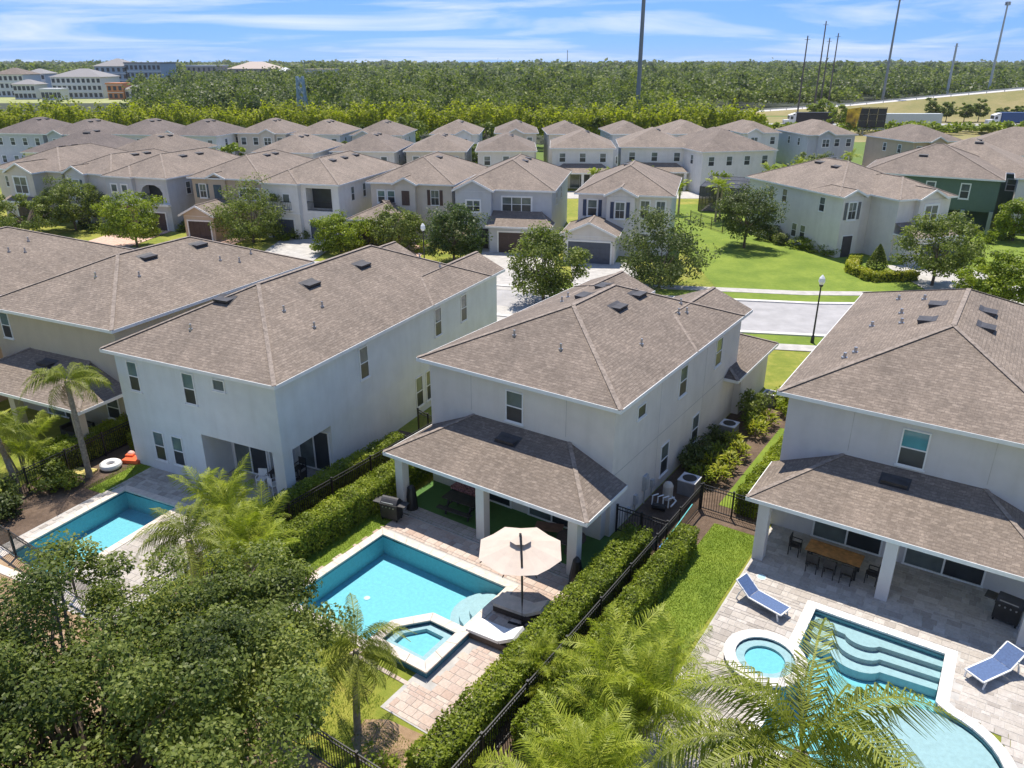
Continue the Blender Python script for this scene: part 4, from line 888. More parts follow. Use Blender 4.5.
    recess(h, 9.2, 11.3, 0.001, 2.5, 8.9, 11.6, 0, 2.0, 2.7); recess(h, 11.9, 14.3, .001, 2.5, 11.6, 14.8, 0, 2.0, 2.7)
    h.box(0, 0, 8.9, 14, 0, 2.7).box(8.9, 2, 14.8, 14, 0, 2.7).box(-.02, -.02, 14.82, 14.02, 2.7, 6.17)
    h.hip(0, 0, 14.8, 14, 6.3, .42, axis='x'); h.win('S', -.02, 10.9, 3.9, .95, 1.7, trim=.08); h.win('S', -.02, 7.2, 3.9, .95, 1.7, trim=.08)
    for x in (11.6, 14.55): h.col(x, -.1, 2.6, .4, plain('pale_green_column', (.42, .47, .43), .8))
    h.win('E', 14.82, 5, 4, .9, 1.5); h.vent(0, 6, 4); h.finish()
house_F()
# ================================================================ HOUSES FURTHER BACK
def back_house(label, px, py, wpx, yaw, wall, roof=ROOF2, d=13.0, group='houses in the back row', patio=False, gable=None, nwin=4, shift=0, rear=2):
    L = P(px - wpx / 2, py, 6.3); w = wpx * depth((L.x, L.y, 6.3)) / FPX * .97 - .8; f = Frame(L, yaw); f = Frame(f.w(.4, .4), yaw); g = random.Random(int(px * 7 + py))
    h = House(label, f, wall, roof, group=group, far=True); h.box(0, 0, w, d, 0, 6.17); h.hip(0, 0, w, d, 6.3, .44)
    if gable is not None:
        x0 = gable * w; h.box(x0, -.6, x0 + 2.8, .5, 0, 6.15); h.hip(x0, -.6, x0 + 2.8, 4, 6.3, .5, gS=True, axis='y', ov=.3, dz=.02); h.win('S', -.6, x0 + .7, 4.1, 1.4, 1.4, 2, trim=.08)
    xs = [w * (i + .5) / nwin for i in range(nwin)]
    for x in xs:
        if gable is not None and gable * w - 1.0 < x < gable * w + 3.4: continue
        h.win('S', 0, x - .5, 4.1, 1.0, 1.4, trim=.06); 
        if not patio: h.win('S', 0, x - .5, .8, 1.0, 1.4, trim=.06)
    for y in (3, 7): h.win('E', w, y, 4.1, .9, 1.4, trim=.05)
    for y in (3, 7): h.win('W', 0, y, 4.1, .9, 1.4, trim=.05)
    if patio:
        h.skirt(.2, -3.2, w - .2, -.004, 2.85, .33, 1.8, w - 1.8)
        for x in (.6, w / 2, w - .6): h.col(x, -2.9, 2.7, .4)
        h.slider(-.003, w * .3, .05, 3.2, 2.2)
    for k in range(rear): h.vent(0, w / 2 + .9, d * .4 + 2.2 * k)
    h.finish(); return h
R1 = [(20, 133, 62, -10, W_BG, ROOF3, None, 'blue grey back-row house at the far left edge'), (72, 134, 58, -12, W_BG, ROOF3, .1, 'second house from the left in the back row, dark roof'),
      (135, 134, 60, -12, W_G, ROOF3, None, 'third house from the left in the back row, dark peaked roof'), (192, 135, 62, -10, W_W, ROOF3, .0, 'back-row house with a white front gable, fourth from the left'),
      (262, 133, 56, -6, W_CR, ROOF2, .5, 'fifth house from the left in the back row'), (317, 134, 54, -6, W_W, ROOF2, None, 'sixth house from the left in the back row'),
      (377, 135, 56, -5, W_G, ROOF2, .1, 'seventh house from the left in the back row, near the round trees'), (455, 134, 52, -2, W_W, ROOF2, .55, 'white back-row house with lower wing, right of the round trees'),
      (517, 133, 46, 0, W_CR, ROOF2, .3, 'small back-row house directly below the yellow-green trees, mid picture'), (570, 134, 46, 2, W_CR, ROOF2, None, 'tan-walled back-row house left of the tall pole'),
      (634, 134, 46, 4, W_BG, ROOF2, None, 'pale blue grey back-row house right below the tall pole'), (696, 134, 50, 6, W_BG, ROOF2, .5, 'grey back-row house in front of the white and teal trailer'),
      (764, 133, 44, 8, W_W, ROOF2, .1, 'white back-row house in front of the dark trailer'), (836, 135, 56, 8, W_BG, ROOF2, .2, 'blue grey back-row house below the orange billboard'),
      (945, 142, 62, 12, W_TN, ROOF2, .3, 'sand coloured back-row house below the long grey trailer')]
for px, py, wp, yaw, wl, rf, gb, lb in R1: back_house(lb, px, py, wp, yaw, wl, rf, gable=gb, nwin=3 if wp < 50 else 4)
R2 = [(66, 152, 92, -14, W_G, ROOF3, False, 'dark-roofed middle-row house at the left behind the beige roofs'), (140, 153, 74, -12, W_CR, ROOF, False, 'light-roofed middle-row house behind the blue grey balcony house'),
      (285, 152, 68, -8, W_G, ROOF2, False, 'middle-row house with brown hipped roof behind the tan house'), (364, 151, 70, -5, W_G, ROOF2, False, 'middle-row house with brown hipped roof behind the white balcony house'),
      (436, 151, 66, -2, W_CR, ROOF2, False, 'middle-row house with brown hipped roof behind the beige house'), (507, 151, 64, 0, W_G, ROOF2, False, 'middle-row house with two small windows behind the blue grey house'),
      (584, 148, 68, -3, W_W, ROOF2, True, 'white middle-row house with brown porch roof behind the navy shutters'), (656, 147, 74, -5, W_W, ROOF2, True, 'white middle-row house with porch columns above a white pool terrace')]
for px, py, wp, yaw, wl, rf, pt, lb in R2: back_house(lb, px, py, wp, yaw, wl, rf, patio=pt, group='houses in the middle row', nwin=3)
back_house('white middle-row house with a loggia beside the palms', 746, 152, 88, 14, W_W, ROOF2, 15, 'houses in the middle row', gable=None, nwin=4)
back_house('brown-roofed house behind the green one, nearer of the pair', 958, 166, 120, -31, W_GR, ROOF2, 15, 'houses on the right', nwin=4)
back_house('brown-roofed house at the right edge behind the green one, farther of the pair', 1012, 152, 130, -31, W_CR, ROOF2, 15, 'houses on the right', nwin=4)
back_house('white-walled house cut by the right edge next to the green one', 1060, 178, 90, -31, W_W, ROOF2, 14, 'houses on the right', nwin=3)
# ================================================================ FENCES AND HEDGES
def fence(label, a, b, h=1.3, sp=.115, post=1.9, group='black metal fences', name='metal_fence'):
    a, b = Vector((a[0], a[1], 0)), Vector((b[0], b[1], 0)); L = (b - a).length; t = thing(name, label, 'fence', a, math.atan2(b.y - a.y, b.x - a.x), group)
    pm = MB().box(-.035, -.035, -.05, .035, .035, h + .06).box(-.045, -.045, h + .06, .045, .045, h + .085).mesh('post', BLACK); k = max(1, round(L / post))
    for i in range(k + 1): link('post', pm, t, (L * i / k, 0, 0))
    for z in (h, h - .16, .12): MB().box(0, -.018, z - .018, L, .018, z + .018).build('rail', BLACK, t)
    n = int(L / sp); pk = MB().box(-.009, -.009, .07, .009, .009, h).mesh('picket', BLACK)
    for i in range(1, n): link('picket', pk, t, (L * i / n, 0, 0))
    return t
w = fB.w
fence('black metal fence along the back of the middle yard', w(-2.9, -15.05), w(12.1, -15.05), post=2.4)
fence('black metal fence along the back of the pale blue house\'s yard', w(-17, -15.05), w(-3.0, -15.05), post=2.4)
fence('black metal fence between the middle and right-hand yards', w(12.1, -15.0), w(12.1, 4.3), post=2.4)
fence('short black fence panel joining the middle house to the right boundary', w(9.75, .6), w(12.05, .6), post=1.1)
fence('black metal gate fence beside the right-hand lawn strip', w(12.15, 4.4), w(15.0, 4.4), post=1.4)
fence('black metal fence between the pale blue and middle houses', w(-2.2, -14.9), w(-2.2, 3.0), post=2.4)
fence('short black fence panel beside the pale blue house', w(-2.15, 3.0), w(-3.9, 3.4), post=.9)
fence('black metal gate panel at the left side of the covered patio', w(-1.1, 1.2), w(-.05, 1.2), post=1.0)
fence('black metal fence between the tan and pale blue houses', fC.w(-2.1, -8.5), fC.w(-2.1, 4.0), post=2.2)
hedge('clipped hedge left of the middle pool beside the patio', w(-.35, -10.2), w(-.75, 5.6), 1.15, 1.35)
hedge('low clipped hedge beside the pale blue house\'s open patio', w(-3.0, -8.2), w(-2.95, .8), .8, 1.15)
hedge('clipped hedge along the right edge of the middle pool deck', w(11.25, -14.3), w(11.3, -.4), 1.05, 1.35)
hedge('clipped hedge on the right-hand house\'s side of the fence', w(12.85, -11.5), w(12.8, 1.2), .85, 1.05)
hedge('bright clipped hedge running along the right-hand house\'s side wall', w(14.0, 4.9), w(14.1, 12.8), .95, 1.2, L_LIME)
hedge('clipped hedge beside the tan house\'s patio', fC.w(-2.75, -3.0), fC.w(-2.7, 4.2), .8, 1.3)
hedge('low clipped hedge against the pale blue house\'s left corner', fC.w(-1.3, .9), fC.w(-1.25, 3.0), .7, .9)
for k, (x0, y0, x1, y1) in enumerate(((855, 262, 850, 272), (850, 272, 870, 281), (870, 281, 915, 280))):
    hedge(('golden hedge stub beside the light grey house\'s entry', 'golden hedge bend beside the conical shrub', 'long golden hedge edging the lawn by the driveway')[k], P(x0, y0), P(x1, y1), 1.0, .8, L_YEL, 110, .11)
# ================================================================ BACKYARD FURNITURE
def place(name, label, cat, f, x, y, rz, group=None, z=0.0): p = f.w(x, y, z); return thing(name, label, cat, p, R(f.yaw + rz), group)
def sling_lounger(label, f, x, y, rz, z=.036):
    t = place('sun_lounger', label, 'sun lounger', f, x, y, rz, 'blue sun loungers', z); a = R(38); bx, bz = .75 * math.cos(a), .75 * math.sin(a)
    fr = MB()
    for s in (-.33, .33): fr.bar((-1.0, s, .33), (.35, s, .33), .045); fr.bar((.35, s, .33), (.35 + bx, s, .33 + bz), .045)
    fr.bar((-1, -.33, .33), (-1, .33, .33), .045); fr.bar((.35 + bx, -.33, .33 + bz), (.35 + bx, .33, .33 + bz), .045); fr.build('frame', WHITE, t)
    for lx in (-.85, .75):
        for s in (-.33, .33): MB().bar((lx, s, .32), (lx + (.1 if lx > 0 else -.08), s, 0), .045).build('leg', WHITE, t)
    MB().bar((.8, -.33, .2), (.62, -.33, .6), .03).bar((.8, .33, .2), (.62, .33, .6), .03).build('back_brace', WHITE, t)
    MB().box(-.97, -.31, .33, .34, .31, .352).build('seat', BLUE, t)
    m = Matrix.Translation((.35, 0, .34)) @ Matrix.Rotation(-a, 4, 'Y'); MB().box(0.01, -.31, -.01, .74, .31, .012, m).build('backrest', BLUE, t)
sling_lounger('blue sling sun lounger beside the round hot tub', fA, 1.45, -6.3, 164)
sling_lounger('blue sling sun lounger on the far right of the right-hand deck', fA, 9.0, -5.55, 58)
def wicker_chaise(label, x, y, rz, m=CUSH):
    t = place('chaise_lounge', label, 'sun lounger', fB, x, y, rz, 'wicker chaises', .045)
    MB().box(-1.0, -.36, .04, .95, .36, .28).build('base', WICK, t)
    MB().prism([(-1.0, -.35), (-.96, -.37), (.35, -.37), (.35, .37), (-.96, .37), (-1.0, .35)], .28, .40).build('cushion', m, t)
    mt = Matrix.Translation((.36, 0, .34)) @ Matrix.Rotation(-R(32), 4, 'Y'); MB().box(0, -.36, -.06, .72, .36, .06, mt).build('back_cushion', m, t)
    MB().bar((.9, -.3, .28), (.9, -.3, .66), .04).bar((.9, .3, .28), (.9, .3, .66), .04).build('back_support', WICK, t)
wicker_chaise('white cushioned wicker chaise next to the square hot tub', 9.35, -8.05, 4)
wicker_chaise('wicker chaise in the shade of the cream parasol', 9.35, -6.35, 6, plain('shaded_cushion', (.66, .56, .47), .8))  # white cushion with the parasol's shade put into its colour
def parasol():
    t = place('cantilever_parasol', 'cream octagonal cantilever parasol over the middle pool deck', 'parasol', fB, 8.9, -5.75, 10)
    for k in range(8):
        a0, a1 = 2 * math.pi * k / 8, 2 * math.pi * (k + 1) / 8; p = lambda a, r, z: (r * math.cos(a), r * math.sin(a), z)
        mb = MB(); seg = 4
        for i in range(seg):
            r0, r1 = .12 + (1.62 - .12) * i / seg, .12 + (1.62 - .12) * (i + 1) / seg; z = lambda r: 2.86 - .30 * r - .05 * math.sin(r / 1.6 * math.pi); s = lambda r: z(r) - .05 * (r / 1.62)
            am = (a0 + a1) / 2; c = math.cos(math.pi / 8)
            mb.quadf([p(a0, r0, z(r0)), p(a0, r1, z(r1)), p(am, r1 * c, s(r1)), p(am, r0 * c, s(r0))]); mb.quadf([p(am, r0 * c, s(r0)), p(am, r1 * c, s(r1)), p(a1, r1, z(r1)), p(a1, r0, z(r0))])
        mb.build('canopy_panel', CANV, t); MB().bar(p(a0, .1, 2.70), p(a0, 1.58, 2.22), .03).build('rib', BLACK, t)
    v = MB()
    for k in range(8):
        a0, a1 = 2 * math.pi * k / 8, 2 * math.pi * (k + 1) / 8; v.quadf([(0, 0, 3.0), (.42 * math.cos(a0), .42 * math.sin(a0), 2.86), (.42 * math.cos(a1), .42 * math.sin(a1), 2.86)])
    v.build('vent_cap', CANV, t); MB().tube([(0, 0, 2.72), (0, 0, 3.08)], .05, 8).build('hub', BLACK, t)
    base = Vector((.62, -1.25, 0)); MB().tube([base, base + Vector((0, 0, 1.3)), base.lerp(Vector((0, 0, 0)), .25) + Vector((0, 0, 2.7)), (0.2, -.42, 3.3), (.0, .0, 3.06)], .04, 8).build('mast', BLACK, t)
    MB().bar(base + Vector((0, 0, 1.35)), (.12, -.25, 3.2), .03).build('strut', BLACK, t)
    MB().bar(base + Vector((-.55, 0, .03)), base + Vector((.55, 0, .03)), .1, .06).bar(base + Vector((0, -.55, .03)), base + Vector((0, .55, .03)), .1, .062).build('base', BLACK, t)
parasol()
def grill(label, f, x, y, rz):
    t = place('gas_grill', label, 'grill', f, x, y, rz, None, .036); MB().box(-.42, -.26, .12, .42, .26, .78).build('cabinet', DARK, t)
    n = 8; prof = [(-.28 + .56 * i / n, .86 + .26 * math.sin(math.pi * i / n)) for i in range(n + 1)]
    lid = MB()
    for (a, b), (c, d) in zip(prof, prof[1:]): lid.quadf([(-.4, a, b), (.4, a, b), (.4, c, d), (-.4, c, d)])
    for sx in (-.4, .4): lid.quadf([(sx, a, b) for a, b in prof])
    lid.build('lid', CHAR, t); MB().box(-.44, -.3, .78, .44, .3, .86).build('firebox', DARK, t); MB().bar((-.3, -.34, .98), (.3, -.34, .98), .03).build('handle', STEEL, t)
    for s in (-1, 1): MB().box(min(s * .45, s * .8), -.24, .82, max(s * .45, s * .8), .24, .86).build('side_shelf', CHAR, t)
    for sx in (-.36, .36):
        for sy in (-.2, .2): MB().bar((sx, sy, 0), (sx, sy, .13), .06).build('leg', BLACK, t)
    for k in range(4): MB().tube([(-.27 + .18 * k, -.27, .72), (-.27 + .18 * k, -.31, .72)], .03, 8).build('knob', STEEL, t)
grill('black gas grill by the left patio column', fB, .95, -4.15, 12); grill('black grill at the right end of the right-hand patio', fA, 9.2, -2.2, -10)
def picnic():
    t = place('picnic_table', 'dark picnic table with benches under the middle patio', 'table', fB, 3.3, -2.0, 3, None, .036)
    for k in range(5): MB().box(-.9, -.36 + .15 * k, .70, .9, -.22 + .15 * k, .74).build('top_board', DARK, t)
    for s in (-.68, .68):
        MB().box(-.9, s - .13, .42, .9, s + .13, .46).build('bench', DARK, t)
        for sx in (-.6, .6): MB().bar((sx, s * .75, 0), (sx, s * .25, .7), .07).build('leg', DARK, t)
    for sx in (-.6, .6): MB().bar((sx, -.7, .40), (sx, .7, .40), .06).build('crossbeam', DARK, t)
picnic()
def chair(label, f, x, y, rz, m=DARK, group='dining chairs', z=.036):
    t = place('chair', label, 'chair', f, x, y, rz, group, z); MB().box(-.22, -.22, .42, .22, .22, .46).build('seat', m, t)
    MB().box(-.21, .19, .52, .21, .23, .88).build('backrest', m, t)
    for sx in (-.2, .2):
        MB().bar((sx, -.2, 0), (sx, -.2, .43), .035).build('leg', m, t); MB().bar((sx, .2, 0), (sx, .21, .88), .035).build('leg', m, t)
        MB().bar((sx, -.2, .43), (sx, -.2, .63), .03).bar((sx, -.2, .63), (sx, .2, .65), .03).build('armrest', m, t)
def dining():
    t = place('dining_table', 'teak dining table on the right-hand patio', 'table', fA, 3.15, -2.35, -2, None, .036)
    for k in range(6): MB().box(-1.05, -.45 + .15 * k, .71, 1.05, -.305 + .15 * k, .75).build('top_board', TEAK, t)
    for sx in (-.92, .92):
        for sy in (-.35, .35): MB().box(sx - .04, sy - .04, 0, sx + .04, sy + .04, .71).build('leg', DARK, t)
    MB().box(-.95, -.38, .63, .95, .38, .69).build('apron', DARK, t)
    chair('dark chair at the left end of the teak table', fA, 1.6, -2.2, 90); chair('dark chair at the right end of the teak table', fA, 4.65, -2.5, -95)
    for k, lb in enumerate(('left of three dark chairs on the near side of the teak table', 'middle of three dark chairs on the near side of the teak table', 'right of three dark chairs on the near side of the teak table')): chair(lb, fA, 2.5 + .65 * k, -3.0 - .02 * k, 180)
dining()
def round_table():
    t = place('round_table', 'round dark wicker table under the middle patio\'s right end', 'table', fB, 8.9, -1.9, 0, None, .036)
    MB().prism(arc(0, 0, .62, 0, 360, 24)[:-1], .70, .75).build('table_top', WICK, t); MB().tube([(0, 0, 0), (0, 0, .7)], [.3, .12], 10).build('pedestal', WICK, t)
    t = place('coffee_table', 'low brown table beside the round wicker table', 'table', fB, 7.5, -1.35, 20, None, .036)
    MB().box(-.6, -.3, .4, .6, .3, .46).build('table_top', plain('brown_wood', (.24, .13, .09), .5, var=.2), t)
    for sx in (-.5, .5):
        for sy in (-.22, .22): MB().box(sx - .03, sy - .03, 0, sx + .03, sy + .03, .4).build('leg', DARK, t)
    t = place('covered_heater', 'tall black fabric cover beside the right patio column', 'cover', fB, 10.2, -3.75, 0, None, .036)
    MB().tube([(0, 0, 0), (0, 0, .5), (0, 0, 1.2), (0, 0, 1.35)], [.3, .28, .16, .06], 10).build('cover', BLACK, t); MB().tube([(0, 0, .02), (0, 0, .08)], .32, 12).build('hem', DARK, t)
    t = place('covered_heater', 'black covered stand beside the left patio column', 'cover', fB, 1.15, -3.0, 0, None, .036)
    MB().tube([(0, 0, 0), (0, 0, .6), (0, 0, 1.1), (0, 0, 1.2)], [.26, .24, .18, .08], 10).build('cover', BLACK, t); MB().tube([(0, 0, .02), (0, 0, .08)], .28, 12).build('hem', DARK, t)
    t = place('patterned_bench', 'pink patterned cushion bench behind the picnic table', 'bench', fB, 2.6, -.85, 0, None, .036)
    MB().box(-.7, -.25, .38, .7, .25, .52).build('cushion', plain('pink_pattern', (.38, .17, .18), .8, var=.6, scale=14), t)
    for sx in (-.6, .6): MB().box(sx - .04, -.22, 0, sx + .04, .22, .38).build('leg', DARK, t)
round_table()
for k, (x, y, rz, lb) in enumerate(((7.5, .9, 20, 'white chair nearest the corner column of the pale blue patio'), (8.4, .75, 160, 'white chair by the middle of the pale blue patio'), (9.2, 1.7, -90, 'dark chair at the side opening of the pale blue patio'), (8.4, 2.6, 0, 'dark chair at the back of the pale blue patio'))): chair(lb, fC, x, y, rz, WHITE if k < 2 else DARK, 'chairs on the pale blue patio')
t = place('dining_table', 'small dark table on the pale blue patio', 'table', fC, 8.3, 1.6, 10, None, .036); MB().box(-.6, -.45, .7, .6, .45, .74).build('table_top', DARK, t)
for sx in (-.5, .5):
    for sy in (-.36, .36): MB().box(sx - .03, sy - .03, 0, sx + .03, sy + .03, .7).build('leg', DARK, t)
t = place('patio_sofa', 'dark sofa on the tan house\'s patio', 'sofa', fD, 5.2, -1.3, 0); MB().box(-.9, -.4, .1, .9, .4, .42).build('seat', DARK, t); MB().box(-.9, .25, .42, .9, .42, .85).build('backrest', DARK, t)
for s in (-.9, .78): MB().box(s, -.4, .42, s + .12, .25, .62).build('armrest', DARK, t)
t = place('patio_chair', 'white cushioned chair on the tan house\'s patio', 'chair', fD, 7.0, -1.9, 40); MB().box(-.35, -.35, .1, .35, .35, .45).build('seat', CUSH, t); MB().box(-.35, .25, .45, .35, .36, .85).build('backrest', CUSH, t)
# pool floats on the mulch
def torus(R0, r0, m, name, t, n=28, k=10):
    mb = MB()
    q = lambda i, j: ((R0 + r0 * math.cos(2 * math.pi * j / k)) * math.cos(2 * math.pi * i / n), (R0 + r0 * math.cos(2 * math.pi * j / k)) * math.sin(2 * math.pi * i / n), r0 + r0 * math.sin(2 * math.pi * j / k))
    for i in range(n):
        for j in range(k): mb.quadf([q(i, j), q(i + 1, j), q(i + 1, j + 1), q(i, j + 1)])
    mb.build(name, m, t, True)
t = place('pool_ring', 'white inflatable swim ring lying on the mulch by the tall palm', 'pool float', fC, -.75, -.95, 0, None, .02); torus(.36, .17, CUSH, 'tube', t); MB().tube([(.36, .0, .34), (.36, .0, .39)], .03, 8).build('valve', WHITE, t)
t = place('pool_float', 'orange red inflatable float behind the white swim ring', 'pool float', fC, -.25, .0, 20, None, .02); MB().prism([(-.5, -.25), (.4, -.3), (.5, .1), (.1, .35), (-.45, .3)], 0, .2).build('body', plain('orange_vinyl', (.75, .14, .05), .4), t); MB().box(-.5, .1, .18, -.1, .3, .3).build('pillow', plain('orange_vinyl', (.75, .14, .05), .4), t)
t = place('beach_ball', 'pale pink beach ball beside the orange float', 'ball', fC, -.7, .25, 0, None, .02); MB().tube([(0, 0, .2 - .2 * math.cos(math.pi * i / 8)) for i in range(9)], [.2 * math.sin(math.pi * i / 8) + .002 for i in range(9)], 14).build('ball', plain('pink_vinyl', (.75, .42, .36), .4), t, True); MB().tube([(0, 0, .4), (0, 0, .41)], .03, 8).build('valve', WHITE, t)
t = place('pool_mat', 'yellow pool mat in front of the white swim ring', 'pool float', fC, -1.6, -1.9, 15, None, .02)
for k in range(5): MB().tube([(-.6, -.28 + .14 * k, .05), (.6, -.28 + .14 * k, .05)], .06, 8).build('air_tube', plain('yellow_vinyl', (.72, .62, .22), .5), t, True)
# condensers, pool gear and hose
def condenser(label, x, y, s=.42):
    t = place('air_conditioner', label, 'air conditioner', fB, x, y, 0, 'air conditioner units', .012); MB().box(-s, -s, 0, s, s, .72).build('case', plain('unit_grey', (.20, .205, .21), .6), t)
    for k in range(9):
        for sg in (-1, 1): MB().box(sg * s - .012, -s + .04, .07 + .07 * k, sg * s + .012, s - .04, .10 + .07 * k).build('louver', STEEL, t)
    MB().box(-s - .02, -s - .02, .72, s + .02, s + .02, .77).build('top_rim', plain('unit_rim', (.60, .61, .63), .5), t); MB().prism(arc(0, 0, s * .8, 0, 360, 20)[:-1], .77, .785).build('fan_grille', BLACK, t)
condenser('air conditioner unit by the low side window of the middle house', 11.1, 5.5); condenser('air conditioner unit among the yellow shrubs beside the middle house', 10.6, 12.4)
condenser('air conditioner unit at the front corner of the middle house', 11.2, 17.9, .38)
t = place('pool_filter', 'pale cylindrical pool filter by the middle house\'s side wall', 'pool equipment', fB, 10.5, 4.4, 0, None, .012); MB().tube([(0, 0, 0), (0, 0, .7), (0, 0, .85), (0, 0, .9)], [.24, .24, .16, .05], 12).build('tank', plain('filter_cream', (.55, .52, .46), .5), t); MB().tube([(.2, 0, .2), (.55, -.3, .2), (.55, -.9, .2)], .04, 6).build('pipe', WHITE, t)
t = place('pool_pump', 'black pool pump with white pipes beside the filter', 'pool equipment', fB, 10.6, 3.2, 10, None, .012); MB().tube([(-.3, 0, .2), (.3, 0, .2)], .16, 10).build('motor', BLACK, t)
for k in range(4): MB().tube([(-.4 + .25 * k, .3, .05), (-.4 + .25 * k, .35, .5), (-.2 + .25 * k, .6, .5)], .035, 6).build('pipe', WHITE, t)
t = place('pool_brush', 'teal pool pole with blue brush leaning on the fence', 'pool tool', fB, 12.35, 1.0, 0); MB().bar((0, -1.5, .9), (0, 1.6, 1.25), .035).build('pole', plain('teal_paint', (.05, .40, .42), .4), t); MB().box(-.05, -1.75, .55, .05, -1.4, .95).build('brush', plain('blue_plastic', (.05, .25, .65), .4), t)
t = place('deck_lid', 'small pale blue skimmer lid in the right-hand deck', 'lid', fA, .95, -4.55, 0, None, .036); MB().prism(arc(0, 0, .16, 0, 360, 16)[:-1], 0, .012).build('lid', plain('lid_blue', (.35, .55, .65), .5), t); MB().ring(arc(0, 0, .19, 0, 360, 16)[:-1], arc(0, 0, .165, 0, 360, 16)[:-1], 0, .014).build('rim', WHITE, t)
# street lamps
def lamp(label, p):
    t = thing('street_lamp', label, 'street lamp', (p[0], p[1], 0), 0, 'street lamps')
    MB().tube([(0, 0, 0), (0, 0, .5), (0, 0, .6), (0, 0, 4.3)], [.14, .12, .07, .05], 10).build('post', BLACK, t); MB().tube([(0, 0, 4.25), (0, 0, 4.38)], [.12, .15], 10).build('collar', BLACK, t)
    MB().tube([(0, 0, 4.38), (0, 0, 4.6), (0, 0, 4.85), (0, 0, 5.0), (0, 0, 5.1)], [.12, .23, .20, .10, .02], 12).build('globe', plain('globe_white', (.85, .85, .83), .3), t, True)
lamp('black street lamp with white globe beside the road on the right', P(812, 343)); lamp('black street lamp with white globe in front of the flowering tree', (-8.3, 71.8))
# ================================================================ PALMS, TREES, SHRUBS
palm('palm behind the hot tub near the back fence', w(8.16, -13.67), 2.9, 26, .82, 'queen', (.1, .35), seed=5, r=.12, tilt=(-.9, 1.1))
palm('tall palm beside the white swim ring and the tan patio', fC.w(-1.0, -2.0), 5.0, 20, .9, 'queen', (-.2, .3), seed=6, tilt=(-.5, .9))
palm('palm at the left edge in front of the tan house\'s pool', fC.w(-2.5, -4.6), 3.0, 18, .95, 'queen', (-.3, 0), seed=7)
palm('palm drooping over the pale blue house\'s pool', (-10.9, 21.8), 4.0, 24, .85, 'queen', (-.1, .3), seed=8, tilt=(-.5, 1.0))
palm('large palm drooping over the right-hand pool in the foreground', (5.6, 11.2), 6.0, 30, 1.4, 'queen', (.3, .4), seed=9, r=.2, tilt=(-.5, 1.15))
palm('palm at the bottom edge left of the right-hand pool', (3.6, 10.6), 4.6, 20, 1.0, 'queen', (0, .2), seed=10, tilt=(-.4, 1.1))
clump_palm('areca palm clump on the lawn strip at the bottom', (3.4, 17.2), 10, 8, .9, 1.0, (.9, 2.4), seed=11)
clump_palm('areca palm clump at the bottom beside the fence', (1.5, 14.4), 10, 8, .9, 1.0, (1.0, 2.4), seed=12)
clump_palm('areca palm clump behind the chaise at the end of the hedge', (1.0, 19.3), 4, 7, .5, .45, (.6, 1.3), seed=13)
clump_palm('areca palm clump right of the lawn strip near the frame bottom', (5.0, 19.6), 5, 7, .65, .6, (.7, 1.6), seed=14)
clump_palm('areca palm clump left of the middle pool', w(-.7, -10.6), 8, 8, .8, .9, (.6, 2.2), seed=15)
clump_palm('areca palm clump beside the low hedge of the pale blue house', w(-3.3, -9.4), 8, 8, .8, .9, (.6, 2.4), seed=17)
clump_palm('areca palm clump at the left edge beside the tan patio', fC.w(-4.2, -3.2), 6, 7, .75, .8, (.8, 2.0), seed=16)
# foreground live oak
def oak():
    t = thing('oak_tree', 'large oak tree with small leaves filling the lower left corner', 'tree', (-9.9, 12.5, 0), 0)
    parts = [crown_mesh('crown', (5.0, 4.6, 3.0), L_OAK, 340, 500, .054, .205, .25, 21), crown_mesh('crown', (2.3, 2.3, 1.7), L_OAK, 80, 330, .055, .28, .25, 22)]
    o1 = link('crown', parts[0][0], t, (0, .4, 4.85)); link('crown', parts[1][0], t, (2.6, 4.5, 4.9))
    mb = MB(); mb.tube([(0, 0, -.1), (.1, .1, 1.2), (0, .3, 2.4)], [.34, .27, .24], 10)
    for k, c in enumerate(list(parts[0][1][::7]) + []):
        e = Vector(c) * .92 + Vector((0, .4, 4.85)); s0 = Vector((0, .3, 2.3)); m1 = s0.lerp(e, .35) + Vector((U(-.3, .3), U(-.3, .3), .1)); m2 = s0.lerp(e, .7) + Vector((U(-.3, .3), U(-.3, .3), .25)); mb.tube([s0, m1, m2, e], [.13, .08, .045, .012], 6, False)
    for c in parts[1][1][::6]:
        e = Vector(c) * .9 + Vector((2.6, 4.5, 4.9)); s0 = Vector((0, .3, 2.3)); mb.tube([s0, s0.lerp(e, .5) + Vector((0, 0, .3)), e], [.13, .07, .012], 6, False)
    mb.build('trunk', BARK, t, True)
oak()
def tree_px(label, px, py, zc, rx, rzz, m, seed, leaf=.115, clumps=95, per=130, group='street trees', name='street_tree', trunk_r=.13):
    p = P(px, py, zc); k = depth(p) / FPX; a, c = rx * k, rzz * k / .92
    tree(label, p, zc + c, (a, a, c), m, group, seed, clumps, per, leaf, trunk_r, name, cz=zc)
